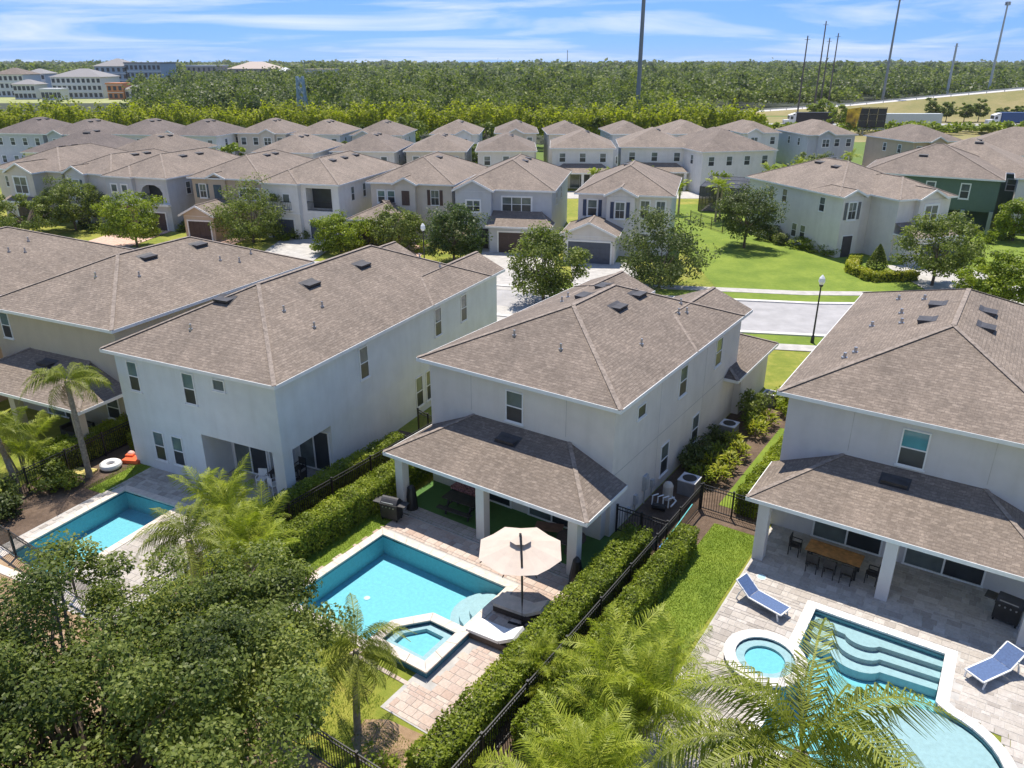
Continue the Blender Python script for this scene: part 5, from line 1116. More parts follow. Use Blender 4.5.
TR = [('flowering myrtle tree with pinkish tips in front of the beige house', 453, 232, 3.2, 27, 27, L_MYRT), ('loose green tree between the driveways, mid picture', 544, 264, 3.4, 34, 36, L_TREE), ('broad olive tree in front of the navy-shuttered house', 662, 252, 3.4, 42, 38, L_DARK),
      ('round dark tree standing on the lawn', 748, 213, 3.8, 29, 25, L_DARK), ('leafy green tree in front of the light grey house\'s garage', 940, 247, 3.6, 40, 30, L_TREE), ('yellow-green small tree at the right edge', 998, 282, 2.4, 34, 24, L_LIME),
      ('round tree in front of the blue grey balcony house', 132, 218, 3.2, 29, 22, L_LIME), ('green tree in front of the arched gable house at the left', 70, 202, 3.4, 29, 21, L_TREE), ('wide low tree at the left edge across the street', 24, 214, 2.6, 42, 17, L_TREE),
      ('broad tree in front of the tan house across the street', 250, 214, 3.2, 38, 27, L_TREE), ('low feathery tree in front of the white balcony house', 340, 233, 2.0, 28, 18, L_LIME), ('dark green shrubby tree in front of the hipped garage', 396, 230, 2.2, 26, 20, L_TREE),
      ('slim pine-like tree between the light grey and green houses', 922, 176, 5.2, 12, 14, L_TREE), ('lime green tree at the right edge by the green house', 1018, 218, 2.6, 22, 17, L_LIME)]
for i, (lb, px, py, zc, rx, rz_, m) in enumerate(TR): tree_px(lb, px, py, zc, rx, rz_, m, 31 + i)
cone_shrub('pointed conical shrub in front of the blue grey balcony house', P(178, 226), 1.5, 3.2); cone_shrub('pointed conical shrub on the lawn by the golden hedge', P(876, 270), 1.15, 2.5, L_TREE)
cone_shrub('small conical shrub between driveways on the left', P(205, 232), .8, 1.6)
# shrubs along the side yard between the middle and right-hand houses
def spiky(label, p, r, h, m=L_YEL, seed=0):
    g = np.random.default_rng(seed); t = thing('croton_shrub', label, 'shrub', (p[0], p[1], 0), 0, 'yellow side-yard shrubs'); n = 150
    a = g.uniform(0, 6.283, n); rr = r * np.sqrt(g.uniform(0, 1, n)) * .6; b = np.stack([rr * np.cos(a), rr * np.sin(a), h * g.uniform(.25, .85, n) * (1 - .4 * rr / r)], 1)
    d = np.stack([np.cos(a) * g.uniform(.2, 1, n), np.sin(a) * g.uniform(.2, 1, n), g.uniform(.1, 1, n)], 1) + g.normal(size=(n, 3)) * .3; d /= np.linalg.norm(d, axis=1)[:, None]
    s = np.cross(d, [0, 0, 1.]); s /= np.linalg.norm(s, axis=1)[:, None] + 1e-6; L = g.uniform(.25, .45, n)[:, None]
    V = np.stack([b, b + d * L * .5 + s * .05, b + d * L - np.array([0, 0, .08]), b + d * L * .5 - s * .05], 1).reshape(-1, 3); link('foliage', npmesh('foliage', V, 4, m), t)
    mb = MB()
    for k in range(5): mb.tube([(0, 0, -.05), tuple(b[k * 20])], [.03, .012], 5, False)
    mb.build('stems', BARK, t)
ORD = ['first from the gate', 'second from the gate', 'third from the gate', 'fourth from the gate', 'fifth from the gate', 'sixth from the gate', 'seventh from the gate']
CR = [(11.3, 6.6), (11.9, 7.3), (11.2, 8.0), (11.9, 8.7), (11.2, 9.4), (11.9, 10.2), (11.3, 11.0), (11.9, 13.2), (11.4, 14.0), (12.0, 14.8)]
for i, (x, y) in enumerate(CR): spiky('yellow-green spiky shrub in the side bed, %s, row %s' % (ORD[i // 2], ('nearer the wall', 'nearer the hedge')[i % 2]), w(x, y), .75, 1.1, L_YEL if i % 4 else L_HEDGE, i)
for i, (x, y, r, h, m) in enumerate(((10.5, 7.6, .7, 1.3, L_DARK), (10.4, 9.0, .6, 1.2, L_DARK), (10.5, 10.8, .6, 1.1, L_DARK), (11.0, 15.4, .8, 1.6, L_TREE), (13.0, 16.8, .8, 1.2, L_LIME), (12.4, 18.2, .9, 1.5, L_HEDGE), (13.4, 19.3, 1.0, 1.7, L_LIME), (13.9, 20.6, .7, .9, L_YEL))):
    shrub(('dark shrub against the side wall of the middle house, nearest the gate', 'dark shrub against the side wall, second from the gate', 'dark shrub against the side wall, third from the gate', 'tall green shrub at the far end of the side bed', 'lime shrub at the front corner of the side bed', 'bright shrub beside the front air conditioner', 'round bushy shrub near the sidewalk by the right-hand roof', 'small yellow shrub by the near sidewalk')[i], w(x, y), r, h, m)
shrub('bushy green shrub at the back corner of the middle yard', w(5.3, -13.9), .8, .9, L_HEDGE); shrub('small yellow-green shrub by the back fence', w(9.6, -14.6), .6, .7, L_LIME); shrub('low shrub beside the palm by the back fence', w(6.4, -14.3), .6, .7, L_TREE)
for i, (x, y, r, h, m) in enumerate(((-1.6, -3.6, .8, 1.2, L_TREE), (-.9, -3.3, .6, .8, L_HEDGE), (-2.0, -5.8, .9, 1.4, L_TREE), (-1.0, -6.2, .7, 1.0, L_DARK), (-3.3, -6.8, 1.0, 1.6, L_TREE), (-3.6, -1.9, .8, 1.4, L_LIME), (-3.0, -8.8, .9, 1.2, L_DARK))):
    shrub(('green shrub left of the tall palm\'s foot', 'low bright shrub in front of the tall palm', 'leafy shrub beside the leaning left palm', 'dark shrub right of the left palm', 'big shrub at the left edge by the tan house\'s pool', 'lime shrub by the tan house\'s hedge', 'dark shrub at the left back corner')[i], fC.w(x, y), r, h, m)
# garden shrubs and small palms between the far houses
for i, (x, y) in enumerate([(P(px, py).x, P(px, py).y) for px, py in ((12, 228), (88, 228), (100, 232), (150, 236), (190, 230), (215, 236), (285, 240), (300, 238), (360, 250), (420, 252), (470, 250), (770, 240), (780, 244), (800, 248), (815, 252), (830, 256), (885, 240), (985, 243), (1005, 240))]):
    shrub('rounded green shrub in the front gardens across the street, %s from the left' % ORDS[i], (x, y), U(.8, 1.4), U(.8, 1.5), random.choice((L_TREE, L_HEDGE, L_LIME, L_DARK)), 'front garden shrubs')
GPL = {k: 'small garden palm ' + v for k, v in {640: 'before the porch columns of the white house', 655: 'right of the porch-column palm', 598: 'between the blue grey and navy-shuttered houses', 618: 'behind the navy-shuttered roof', 715: 'with bare trunk left of the lawn tree', 690: 'behind the white pool terrace', 765: 'right of the pool cage', 735: 'left of the loggia house wall', 800: 'left in the garden group behind the light grey house', 812: 'at the back of the garden group behind the light grey house', 822: 'in the middle of the garden group behind the light grey house', 850: 'right in the garden group behind the light grey house', 866: 'farthest right behind the light grey house', 445: 'left of two behind the beige house roof', 455: 'right of two behind the beige house roof', 365: 'behind the white balcony house roof', 840: 'nearest behind the light grey house roof'}.items()}
for px, py, h in ((640, 172, 3.5), (655, 178, 3), (598, 182, 3), (618, 180, 3), (715, 222, 4.6), (690, 196, 3.4), (765, 200, 4.2), (735, 196, 4), (800, 178, 4), (812, 170, 4), (822, 176, 3.6), (850, 172, 4.5), (866, 160, 4.5), (445, 172, 3.5), (455, 176, 3.4), (365, 160, 3.4), (840, 182, 3.6)):
    p = P(px, py, h if py < 200 else 0); palm(GPL[px], (p.x, p.y + (6 if py < 200 else 0)), h, 12, 1.05, 'garden', group='garden palms', seed=px, name='garden_palm')
BG = []
for i in range(60):
    px = U(700, 905); py = U(172, 200) if px > 780 else U(190, 215); p = P(px, py)
    if (px < 775 and py < 222) or Frame((33.55, 80.1), 20).l(p)[0] > -2 and p.y < 99: continue
    BG.append((px, p))
for i, (px, p) in enumerate(sorted(BG, key=lambda q: q[0])[:24]):
    shrub('bushy garden shrub behind the light grey house, %s from the left' % ORDS[i], p, U(1.2, 2.6), U(1.4, 3.2), random.choice((L_TREE, L_LIME, L_HEDGE)), 'bushes behind the light grey house')
for i in range(30):
    x = -62 + 117 * (i // 2 + U(.1, .9)) / 15; y = U(141, 147) if i % 2 else U(112, 115); shrub('bushy garden shrub %s the middle row of houses, %s from the left' % (('before', 'behind')[i % 2], ORDS[i // 2]), (x, y), U(1.2, 2.2), U(2, 4.5), random.choice((L_TREE, L_LIME, L_HEDGE)), 'bushes between the rows')
for i, (px, py, zc, rx, rz_) in enumerate(((408, 133, 4.5, 17, 17), (484, 134, 4, 12, 14), (600, 132, 4, 10, 12), (345, 152, 3.5, 12, 9), (470, 157, 3, 16, 9))):
    tree_px(('big round tree in the gap of the back row', 'round tree between two small back-row houses', 'small tree left of the pale blue grey back-row house', 'small tree between middle-row roofs on the left', 'bushy tree right of the beige house\'s roof')[i], px, py, zc, rx, rz_, L_TREE, 60 + i, .3, 40, 40, 'trees between the far houses', 'garden_tree')
for i in range(22):
    px = 30 + 40 * (i // 2) + U(-8, 8) + 20 * (i % 2); y = 172 + U(-3, 3) if i % 2 else 141 + U(-2, 2); x = (px - 512) / FPX * y / 1.04
    tree('%s garden tree from the left %s' % (ORDS[i // 2], ('between the middle and back rows', 'behind the back row')[i % 2]), (x, y), U(4.5, 6.5), (U(1.8, 2.8), U(1.8, 2.8), U(1.6, 2.3)), (L_TREE, L_LIME, L_DARK)[i % 3], 'garden trees among the far rows', 120 + i, 30, 45, .26, .12, 'garden_tree')
# screened pool cage beside the lawn
def cage():
    def f(nt, b, n, l):
        tr = n('ShaderNodeBsdfTransparent'); tc = n('ShaderNodeTexCoord'); l(ramp(n, l, noise(n, l, tc.outputs['Object'], 3, 2), [(.3, (.02, .02, .022)), (.7, (.035, .035, .04))]), b.inputs['Base Color']); mx = n('ShaderNodeMixShader'); mx.inputs[0].default_value = .88
        l(tr.outputs[0], mx.inputs[1]); l(b.outputs[0], mx.inputs[2]); l(mx.outputs[0], nt.nodes['Material Output'].inputs['Surface'])
    SM = mat('insect_screen', f); p = P(698, 211); t = thing('pool_cage', 'dark screened pool cage behind the lawn tree', 'pool cage', p, R(-24)); W_, D_, H_ = 10.5, 7.5, 3.3
    fr = MB()
    for i in range(5):
        x = W_ * i / 4
        fr.bar((x, 0, 0), (x, 0, H_), .09).bar((x, 0, H_), (x, D_, H_ + .5), .09).bar((x, D_, 0), (x, D_, H_ + .5), .09)
    for i in range(4): y = D_ * i / 3; fr.bar((0, y, H_ + .5 * y / D_), (W_, y, H_ + .5 * y / D_), .09).bar((0, y, 0), (0, y, H_ + .5 * y / D_), .09).bar((W_, y, 0), (W_, y, H_ + .5 * y / D_), .09)
    fr.bar((0, 0, 1), (W_, 0, 1), .06); fr.build('frame', BLACK, t)
    for i in range(4):
        x0, x1 = W_ * i / 4, W_ * (i + 1) / 4; MB().quadf([(x0, 0, 0), (x1, 0, 0), (x1, 0, H_), (x0, 0, H_)]).build('screen_panel', SM, t); MB().quadf([(x0, 0, H_ + .02), (x1, 0, H_ + .02), (x1, D_, H_ + .52), (x0, D_, H_ + .52)]).build('screen_panel', SM, t)
    f2 = Frame(p, -24); sheet('pool_terrace', rect(f2, .3, .3, W_ - .3, D_ - .3), .03, CONC)
    t2 = thing('swimming_pool', 'small pool inside the screened cage', 'pool', f2.w(2.2, 1.4), R(-24)); MB().box(0, 0, .04, 4.6, 3, .06).build('water', plain('far_pool_water', (.08, .42, .55), .1), t2); MB().ring([(-.3, -.3), (4.9, -.3), (4.9, 3.3), (-.3, 3.3)], [(0, 0), (4.6, 0), (4.6, 3), (0, 3)], .03, .09).build('coping', COPINGW, t2)
cage()
fence('black metal fence at the left side of the lawn', P(690, 222), P(722, 233), 1.4, .2, 2.4); fence('black metal fence in front of the pool cage', P(722, 233), P(742, 221), 1.4, .2, 2.4)
p = P(676, 186); t = thing('swimming_pool', 'white-edged pool terrace behind the navy-shuttered house', 'pool', p, 0); MB().box(-3, -1.5, 0, 3, 1.6, .25).build('terrace', COPINGW, t); MB().box(-2.2, -.8, .25, 1.6, .8, .27).build('water', plain('far_pool_water', (.08, .42, .55), .1), t)
# ================================================================ WOODLAND
def tree_mass(name, label, pts, hts, rads, leafs, per, m, cat='woodland', tall=1.0):
    """many crowns as one mass; each crown a lumpy shell of leaf sprays"""
    out = []
    for (x, y), h, r, lf, n in zip(pts, hts, rads, leafs, per):
        n = int(n); d = rng.normal(size=(n, 3)); d /= np.linalg.norm(d, axis=1)[:, None]; d[:, 2] = np.abs(d[:, 2]) * 1.15 - .35
        k = rng.uniform(.62, 1.0, n) * (1 + .22 * np.sin(4 * np.arctan2(d[:, 1], d[:, 0]) + x) + .15 * np.sin(6 * d[:, 2] + y))
        c = d * k[:, None] * np.array([r, r, h * .45 * tall]); c += np.array([x, y, h * .60]); c[:, 2] = np.maximum(c[:, 2], .3)
        out.append(leaves(c, lf, d, .45, .75))
    o = link(name, npmesh(name, np.concatenate(out), 4, m)); o['kind'] = 'stuff'; o['label'] = label; return o
sheet('woodland_floor', [(-3200, 198), (34, 198), (34, 338), (120, 345), (3200, 430), (3200, 3300), (-3200, 3300)], .02, groundmat('leaf_litter', [(.3, (.02, .028, .012)), (.7, (.05, .06, .025))], .05, .5, 4))
def belt():
    pts, hs, rs, ls, ns = [], [], [], [], []
    for row in range(3):
        x = -135.0
        while x < 57:
            pts.append((x, 186 + row * 4 + U(-1, 1) - max(0, x + 10) * .05)); hs.append(U(7.2, 10.0) + row * .5); rs.append(U(1.3, 2.1)); ls.append(.30); ns.append(330 if row == 0 else 230); x += U(1.6, 2.6)
    tree_mass('tree_belt', 'belt of yellow-green upright trees behind the back row', pts, hs, rs, ls, ns, L_BELT, tall=1.15)
belt()
def open_land(x, y):
    if x > 50 and y < 330: return True                                  # highway and ramp
    if x > 120 and y < 420: return True
    a = x / y
    if a < -.455 and 200 < y < 560: return True                         # town on the left
    return False
def forest():
    pts, hs, rs, ls, ns = [], [], [], [], []
    def fill(y0, y1, cell, h, r, lf, n):
        y = y0
        while y < y1:
            x = -.80 * y
            while x < .80 * y:
                q = (x + U(-.45, .45) * cell, y + U(-.45, .45) * cell)
                if not open_land(*q) and random.random() > .1:
                    big = .5 + .5 * math.sin(q[0] * .021 + 1.3) * math.cos(q[1] * .017); s = U(.68, 1.35)
                    tl = random.random() < .12; pts.append(q); hs.append((h + 2.2 * big) * s * (1.35 if tl else 1)); rs.append(r * s * (.6 if tl else 1)); ls.append(lf); ns.append(n)
                x += cell
            y += cell
    fill(200, 330, 7.4, 8.2, 4.5, .38, 330); fill(330, 620, 8.5, 8.6, 4.7, .66, 100); fill(620, 1200, 17, 10, 9.5, 1.6, 55); fill(1200, 3200, 46, 10.5, 27, 4.5, 34)
    tree_mass('woodland', 'broad green woodland reaching to the horizon', pts, hs, rs, ls, ns, L_WOOD)
forest()
def dark_wood():
    pts, hs, rs, ls, ns = [], [], [], [], []
    for k in range(70):
        px = U(142, 300); y = U(205, 290); x = (px - 512) / FPX / 1.06 * y; pts.append((x, y)); hs.append(U(10, 13.5)); rs.append(U(3.5, 5.5)); ls.append(.42); ns.append(260)
    tree_mass('dark_grove', 'dark green grove left of centre behind the tree belt', pts, hs, rs, ls, ns, L_DARK)
    pts, hs, rs, ls, ns = [], [], [], [], []
    for k in range(60):
        x = U(-150, -92); y = U(196, 225); pts.append((x, y)); hs.append(U(4, 7.5)); rs.append(U(2, 3.5)); ls.append(.6); ns.append(70)
    tree_mass('dark_grove', 'low dark trees at the left behind the blue grey back-row house', pts, hs, rs, ls, ns, L_DARK)
    pts, hs, rs, ls, ns = [], [], [], [], []
    for k in range(260):
        x = U(95, 330); y = U(345, 520); pts.append((x, y)); hs.append(U(8, 12)); rs.append(U(4, 6)); ls.append(.7); ns.append(130)
    tree_mass('dark_grove', 'dark tree line behind the raised road on the right', pts, hs, rs, ls, ns, L_DARK)
    pts, hs, rs, ls, ns = [], [], [], [], []
    for k in range(46):
        x = U(52, 148); y = U(326, 342); pts.append((x, y)); hs.append(U(7, 11)); rs.append(U(3.5, 5.5)); ls.append(.5); ns.append(220)
    for k in range(26):
        x = U(50, 62); y = U(205, 330); pts.append((x, y)); hs.append(U(4, 7)); rs.append(U(2.5, 4)); ls.append(.7); ns.append(80)
    tree_mass('roadside_grove', 'bright trees along the far side of the raised road', pts, hs, rs, ls, ns, L_TREE)
    pts, hs, rs, ls, ns = [], [], [], [], []
    for k in range(150): pts.append((U(60, 160), U(224, 236))); hs.append(U(1.5, 3.5)); rs.append(U(1.4, 2.4)); ls.append(.5); ns.append(60)
    tree_mass('roadside_hedge', 'band of roadside shrubs in front of the highway', pts, hs, rs, ls, ns, L_HEDGE)
dark_wood()
for i, (px, h) in enumerate(((928, 7.5), (944, 6.5), (962, 6.0), (976, 7.0), (1000, 5.0), (1016, 5.5))):
    y = 274; x = (px - 512) / FPX * y / 1.05
    tree(('leftmost small tree below the raised road', 'second small tree below the raised road', 'third small tree below the raised road', 'fourth small tree below the raised road', 'fifth small tree below the raised road', 'small tree below the raised road at the right edge')[i], (x, y), h, (2.6, 2.6, h * .42), L_TREE, 'small trees below the raised road', 80 + i, 40, 70, .26, .14, 'roadside_tree')
for i, (px, h) in enumerate(((838, 6.5), (812, 6.0), (822, 7.5))):
    y = 246; tree(('round tree left of the orange billboard', 'small round tree behind the dark trailer', 'taller round tree behind the dark trailer')[i], ((px - 512) / FPX * (y + 24 * (i > 0)) / 1.05, y + 24 * (i > 0)), h, (3, 3, h * .42), L_LIME, 'roadside trees', 90 + i, 40, 70, .26, .14, 'roadside_tree')
# ================================================================ HIGHWAY, RAMP, TRUCKS
struct(sheet('highway', [(56, 252), (420, 238), (420, 262), (56, 268)], .05, ASPH)); sheet('highway_verge', [(56, 268), (430, 262), (430, 300), (56, 300)], .03, DRYG); sheet('highway_verge', [(56, 205), (430, 195), (430, 240), (56, 252)], .03, DRYG)
def ramp_road():
    t = [(60, 314, .2), (87, 313, .5), (131, 316, 3), (161, 313, 6), (192, 309, 9), (260, 300, 12), (420, 285, 13)]
    mb, rd = MB(), MB()
    for (x0, y0, z0), (x1, y1, z1) in zip(t, t[1:]):
        b0, b1 = 4 + z0 * 3.2, 4 + z1 * 3.2
        mb.quadf([(x0, y0 - b0, .04), (x1, y1 - b1, .04), (x1, y1, z1), (x0, y0, z0)]); rd.quadf([(x0, y0, z0), (x1, y1, z1), (x1, y1 + 9, z1 + .1), (x0, y0 + 9, z0 + .1)]); mb.quadf([(x0, y0 + 9, z0 + .1), (x1, y1 + 9, z1 + .1), (x1, y1 + 9 + b1, 0), (x0, y0 + 9 + b0, 0)])
    struct(mb.build('embankment', DRYG)); struct(rd.build('ramp_road', plain('pale_asphalt', (.55, .53, .51), .9, var=.08)))
    g = thing('guard_rail', 'pale guard rail along the raised road on the right', 'guard rail', (0, 0, 0))
    r = MB()
    for (x0, y0, z0), (x1, y1, z1) in zip(t, t[1:]): r.bar((x0, y0 + .6, z0 + .75), (x1, y1 + .6, z1 + .75), .12, .5)
    r.build('rail', plain('galvanised', (.62, .62, .62), .5), g); pm = MB().box(-.1, -.1, -.2, .1, .1, .8).mesh('post', STEEL)
    for (x0, y0, z0), (x1, y1, z1) in zip(t, t[1:]):
        n = int(math.hypot(x1 - x0, y1 - y0) / 6)
        for i in range(n): s = i / n; link('post', pm, g, (x0 + (x1 - x0) * s, y0 + (y1 - y0) * s + .75, z0 + (z1 - z0) * s))
ramp_road()
def semi(label, p, heading, trailer, cab=True, length=14.0, box=True, tcol2=None):
    t = thing('semi_truck' if cab else 'parked_trailer', label, 'truck' if cab else 'trailer', p, heading, 'trucks on the highway')
    b = MB().box(-length / 2, -1.28, 1.15, length / 2, 1.28, 4.1).build('trailer_box', trailer, t)
    if tcol2: MB().box(-length / 2 - .02, -1.32, 1.4, -length / 2 + 6, -1.281, 3.9).build('side_print', tcol2, b); MB().box(-length / 2 + 6.5, -1.32, 2.2, length / 2 - 1, -1.281, 3.0).build('side_print', plain('print_teal_dark', (.05, .18, .22), .5), b)
    MB().box(-length / 2 + .2, -1.1, .85, length / 2 - .3, 1.1, 1.15).build('chassis', DARK, t); xs = [length / 2 - 1.2, length / 2 - 2.5]
    if cab:
        x = -length / 2 - .9
        c = MB().box(x - 1.4, -1.2, .7, x + .6, 1.2, 3.3).box(x - 2.9, -1.0, .7, x - 1.4, 1.0, 1.9); c.quadf([(x - 1.4, -1.15, 3.3), (x - 1.4, 1.15, 3.3), (x + .6, 1.15, 3.95), (x + .6, -1.15, 3.95)]); c.box(x + .2, -1.15, 3.3, x + .6, 1.15, 3.9)
        o = c.build('cab', WHITE, t); MB().box(x - 1.43, -1.0, 2.1, x - 1.40, 1.0, 3.1).build('windshield', SCREEN, o); MB().box(x - 1.1, -1.23, 2.1, x - .3, -1.2, 2.9).build('side_window', SCREEN, o); MB().box(x - 2.95, -.8, .9, x - 2.9, .8, 1.6).build('grille', STEEL, o)
        xs += [x - 2.2, x + .2, x + 1.4]
    for x in xs:
        for s in (-1, 1): MB().tube([(x, s * .85, .52), (x, s * 1.2, .52)], .52, 12).build('wheel', BLACK, t)
GT = plain('trailer_white', (.62, .66, .68), .5, var=.04); TEALT = plain('trailer_teal', (.05, .30, .30), .5); DKT = plain('trailer_dark', (.025, .022, .03), .5); BLT = plain('trailer_blue', (.03, .08, .22), .5)
def tp(px, y): return ((px - 512) / FPX * (y * CP + 17 * SP), y, .05)
semi('white and teal trailer parked behind the grey back-row house', tp(728, 256), R(-2), GT, False, 13.5, tcol2=TEALT); semi('white-cabbed truck with a dark trailer left of the billboard', tp(815, 256), R(-2), DKT, True, 12); semi('long grey white trailer parked right of the billboard', tp(910, 250), R(-2), GT, False, 18); semi('white-cabbed truck with a blue trailer at the right edge', tp(1022, 256), R(-2), BLT, True, 14)
def billboard():
    p = tp(864, 225); t = thing('billboard', 'billboard with one orange face and dark slatted backs beside the highway', 'billboard', (p[0], p[1], -2.6), R(-8))
    MB().tube([(0, 1, 2.5), (0, 1, 8)], .35, 12).build('post', STEEL, t)
    MB().quadf([(-5.2, -.6, 4.6), (-2.6, -1.6, 4.6), (-1.8, -1.6, 9.9), (-5.2, -.6, 9.4)]).quadf([(-5.2, -.4, 4.6), (-2.6, -1.4, 4.6), (-1.8, -1.4, 9.9), (-5.2, -.4, 9.4)]).build('poster_face', plain('orange_print', (.80, .36, .03), .5, var=.5, scale=.7), t)
    for r in range(3):
        for c in range(3): MB().box(-1.9 + 2.35 * c, -1.0, 4.7 + 1.7 * r, .35 + 2.35 * c, -.8, 6.25 + 1.7 * r).build('back_panel', plain('panel_black', (.02, .02, .024), .5), t)
    fr = MB()
    for c in range(4): fr.bar((-2 + 2.35 * c, -.7, 4.4), (-2 + 2.35 * c, -.7, 9.9), .14)
    for z in (4.5, 6.3, 8, 9.8): fr.bar((-2.1, -.7, z), (5.2, -.7, z), .12)
    fr.build('frame', BLACK, t); MB().box(-2, -1.9, 4.2, 5.2, -.7, 4.3).build('catwalk', STEEL, t)
billboard()
# ================================================================ POLES AND LATTICE TOWER
def pole(label, px, Y, h, r0, r1, head=0, m=None):
    x = (px - 512) / FPX * (Y * CP + (CAMH - 8) * SP); t = thing('utility_pole', label, 'pole', (x, Y, 0), 0, 'tall poles')
    MB().tube([(0, 0, -.2), (0, 0, h * .5), (0, 0, h)], [r0, (r0 + r1) / 2, r1], 10).build('mast', m or plain('pole_grey', (.20, .22, .25), .5, var=.05), t)
    if head:
        MB().tube([(0, 0, h - .2), (0, 0, h)], head, 10).build('head_ring', STEEL, t)
        for k in range(6): a = k * 1.047; MB().box(head * math.cos(a) - .3, head * math.sin(a) - .3, h - 1.4, head * math.cos(a) + .3, head * math.sin(a) + .3, h - .1).build('antenna', STEEL, t)
    else: MB().bar((-1.0, 0, h - 1.2), (1.0, 0, h - 1.2), .12).build('crossarm', BARK, t)
    return t
pole('thick grey steel pole rising past the top of the picture', 638, 268, 62, .75, .5)
pole('mast with antenna cluster above the dark trees on the right', 884, 330, 42, .55, .32, 1.3)
for px, Y, h, lb in ((800, 290, 27, 'leftmost of four thin poles right of centre'), (816, 300, 32, 'tallest of four thin poles right of centre'), (822, 315, 27, 'third of four thin poles right of centre'), (830, 330, 29, 'rightmost of four thin poles right of centre')): pole(lb, px, Y, h, .32, .2, 0, plain('pole_brown', (.12, .10, .10), .8))
pole('short pale pole standing behind the raised road', 948, 360, 26, .6, .4, 0, plain('pole_pale', (.42, .46, .50), .5)); pole('tall pale pole with a small head near the right edge', 989, 360, 42, .6, .32, .8, plain('pole_pale', (.42, .46, .50), .5)); pole('thin distant mast above the horizon left of centre', 567, 900, 30, .5, .3)
def lattice():
    Y = 206; x = (303 - 512) / FPX * Y / 1.06; t = thing('lattice_tower', 'pale blue lattice tower rising from the woodland on the left', 'tower', (x, Y, 0)); m = plain('lattice_blue', (.30, .40, .46), .5); H_ = 15.5; a, b = 1.25, .7
    L = MB()
    for sx in (-1, 1):
        for sy in (-1, 1): L.bar((sx * a, sy * a, 0), (sx * b, sy * b, H_), .3)
    L.build('legs', m, t); n = 7
    for i in range(n):
        s0, s1 = i / n, (i + 1) / n; r0, r1 = a + (b - a) * s0, a + (b - a) * s1; c = MB()
        for q in range(4):
            d = [(-1, -1), (1, -1), (1, 1), (-1, 1)]; p0, p1 = d[q], d[(q + 1) % 4]
            c.bar((p0[0] * r0, p0[1] * r0, H_ * s0), (p1[0] * r1, p1[1] * r1, H_ * s1), .2).bar((p1[0] * r0, p1[1] * r0, H_ * s0), (p0[0] * r1, p0[1] * r1, H_ * s1), .2)
        c.build('cross_brace', m, t)
lattice()
# ================================================================ TOWN ON THE LEFT HORIZON
sheet('town_green', [(-330, 400), (-170, 400), (-200, 470), (-330, 470)], .03, groundmat('pale_green', [(.3, (.2, .24, .06)), (.7, (.4, .40, .18))], .05, .5, 4))
def block(label, px0, px1, Y, h, wall, roof, floors=3, d=16, hiproof=True, bays=8, pitch=.35):
    k = (Y * CP + (CAMH - h) * SP) / FPX; x0, x1 = (px0 - 512) * k, (px1 - 512) * k; w_ = x1 - x0
    t = thing('apartment_building', label, 'building', (x0, Y, 0), 0, 'town buildings on the horizon'); MB().box(0, 0, 0, w_, d, h).build('wall', wall, t); mb = MB(); o = .9; hh = (d + 2 * o) / 2
    A, B, C, D = (-o, -o, h + .02), (w_ + o, -o, h + .02), (w_ + o, d + o, h + .02), (-o, d + o, h + .02)
    if hiproof:
        e = min(hh, w_ / 2); p, q = (e - o, d / 2, h + hh * pitch), (w_ - e + o, d / 2, h + hh * pitch)
        for fc in ([A, B, q, p], [B, C, q], [C, D, p, q], [D, A, p]): rface(mb, fc)
        mb.quadf([D, C, B, A])
    else: mb.box(-.4, -.4, h, w_ + .4, d + .4, h + .8)
    mb.build('roof', roof, t); fl = h / floors; me = MB().box(0, -.12, 0, 1.6, .0, fl * .55).mesh('window', SCREEN)
    for f_ in range(floors):
        for b in range(bays): link('window', me, t, ((b + .5) * w_ / bays - .8, -.02, f_ * fl + fl * .22))
        MB().box(-.15, -.35, f_ * fl + fl - .35, w_ + .15, -.01, f_ * fl + fl - .12).build('band', WHITE, t)
RG = plain('far_roof_grey', (.26, .25, .25), .9); RT = plain('far_roof_tan', (.48, .40, .34), .9); FW = plain('far_white', (.66, .67, .70), .8); FB = plain('far_blue', (.40, .47, .54), .8); FO = plain('far_orange', (.60, .24, .10), .8)
block('white gabled town building at the far left edge', -8, 22, 470, 12, FW, ROOF2, 3, 18, True, 6); block('white low town building second from the left edge', 12, 34, 440, 7.5, FW, RG, 2, 12, True, 5); block('small grey-roofed town building third from the left edge', 24, 44, 500, 12, FW, RG, 3, 14, True, 5)
block('long white town building with grey hipped roof', 50, 100, 450, 11, FW, RG, 3, 22, True, 10); block('blue grey apartment block with wide hipped roof', 94, 126, 520, 16, FB, RG, 4, 24, True, 6); block('large pale apartment block with flat roof, rightmost in town', 124, 160, 520, 17.5, FB, RG, 4, 24, False, 8)
block('orange town building among the white ones', 106, 122, 438, 7.5, FO, FO, 2, 10, False, 3); block('small white shop building right of the orange one', 124, 140, 440, 5, FW, RG, 1, 10, True, 3); block('low white row building in front of town, left', 40, 60, 430, 5, FW, FW, 1, 8, False, 5)
block('tan-roofed hotel above the trees with a white dome-like top', 186, 216, 700, 15, RT, FW, 3, 30, False, 6); block('peach-roofed long building above the trees', 228, 276, 700, 13, RT, RT, 3, 30, True, 8); block('pale low roof above the trees right of the peach building', 305, 333, 640, 12.5, FW, RT, 2, 24, False, 5); block('tiny white house above the trees', 279, 287, 640, 12, FW, FW, 2, 12, True, 2)

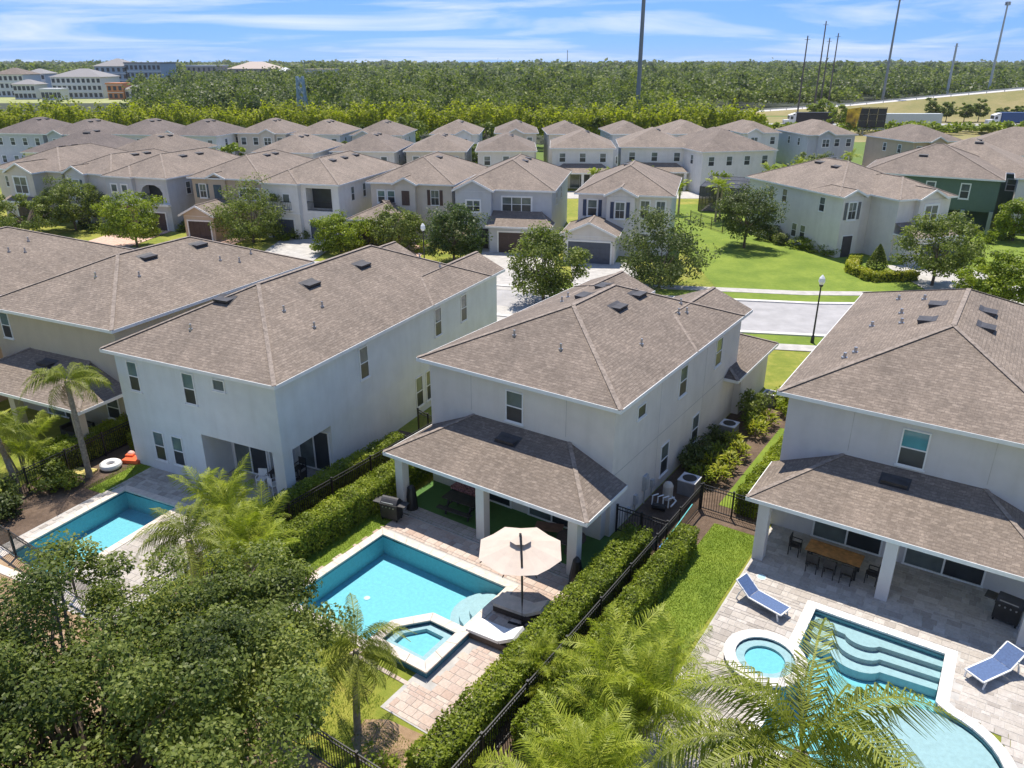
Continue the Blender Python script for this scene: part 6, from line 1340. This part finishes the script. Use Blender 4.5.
# ================================================================ GRASS BLADES ON THE NEAR LAWNS
def blades(label, f, x0, y0, x1, y1, dens, h, m, z=.02, skip=()):
    N = int((x1 - x0) * (y1 - y0) * dens); q = np.stack([rng.uniform(x0, x1, N), rng.uniform(y0, y1, N)], 1)
    keep = np.ones(N, bool)
    for a, b, c, d in skip: keep &= ~((q[:, 0] > a) & (q[:, 0] < c) & (q[:, 1] > b) & (q[:, 1] < d))
    q = q[keep]; N = len(q); X = f.o.x + q[:, 0] * f.ex.x + q[:, 1] * f.ey.x; Y = f.o.y + q[:, 0] * f.ex.y + q[:, 1] * f.ey.y; b = np.stack([X, Y, np.full(N, z)], 1)
    a = rng.uniform(0, 6.283, N); hh = h * rng.uniform(.5, 1.3, N); d = np.stack([np.cos(a), np.sin(a), 0 * a], 1); s_ = np.stack([-np.sin(a), np.cos(a), 0 * a], 1) * .012
    tip = b + d * (hh * rng.uniform(.2, .9, N))[:, None]; tip[:, 2] += hh
    o = link('grass', npmesh('grass', np.stack([b - s_, b + s_, tip], 1).reshape(-1, 3), 3, m)); o['kind'] = 'stuff'; o['label'] = label
L_GRASS = leafmat('grass_blade', [(.1, (.14, .20, .016)), (.5, (.25, .34, .03)), (.85, (.36, .42, .05)), (1, (.52, .46, .12))], .35, .6, .8, .5)
blades('mown grass of the lawn strip beside the right-hand deck', fB, 13.1, -9.5, 15.2, 3.6, 900, .055, L_GRASS)
blades('grass strip left of the middle pool', fB, -.2, -12.5, .95, -3.6, 900, .05, L_GRASS)
blades('patchy grass between the hot tub and the back fence', fB, -2.0, -15, 10.6, -11.5, 420, .06, L_GRASS, .01, [(5.3, -12.2, 8.3, -11), (8, -13.0, 10.6, -11)])
blades('grass beside the pale blue house\'s pool', fC, -.2, -2.9, 1.0, .8, 700, .06, L_GRASS)
blades('grass behind the pale blue house\'s pool', fC, -2.0, -11.5, 3.4, -9.0, 400, .06, L_GRASS)

# ================================================================ HAZE
def haze():
    o = MB().box(-4300, -400, -2, 4300, 5100, 70).build('haze', None); m = bpy.data.materials.new('haze_air'); m.use_nodes = True; nt = m.node_tree; nt.nodes.remove(nt.nodes['Principled BSDF'])
    v = nt.nodes.new('ShaderNodeVolumePrincipled'); v.inputs['Color'].default_value = (.82, .88, .95, 1); v.inputs['Density'].default_value = .00009; v.inputs['Anisotropy'].default_value = .3
    nt.links.new(v.outputs[0], nt.nodes['Material Output'].inputs['Volume']); o.data.materials.clear(); o.data.materials.append(m); o['kind'] = 'stuff'; o['label'] = 'thin pale haze over the whole neighbourhood'
haze()
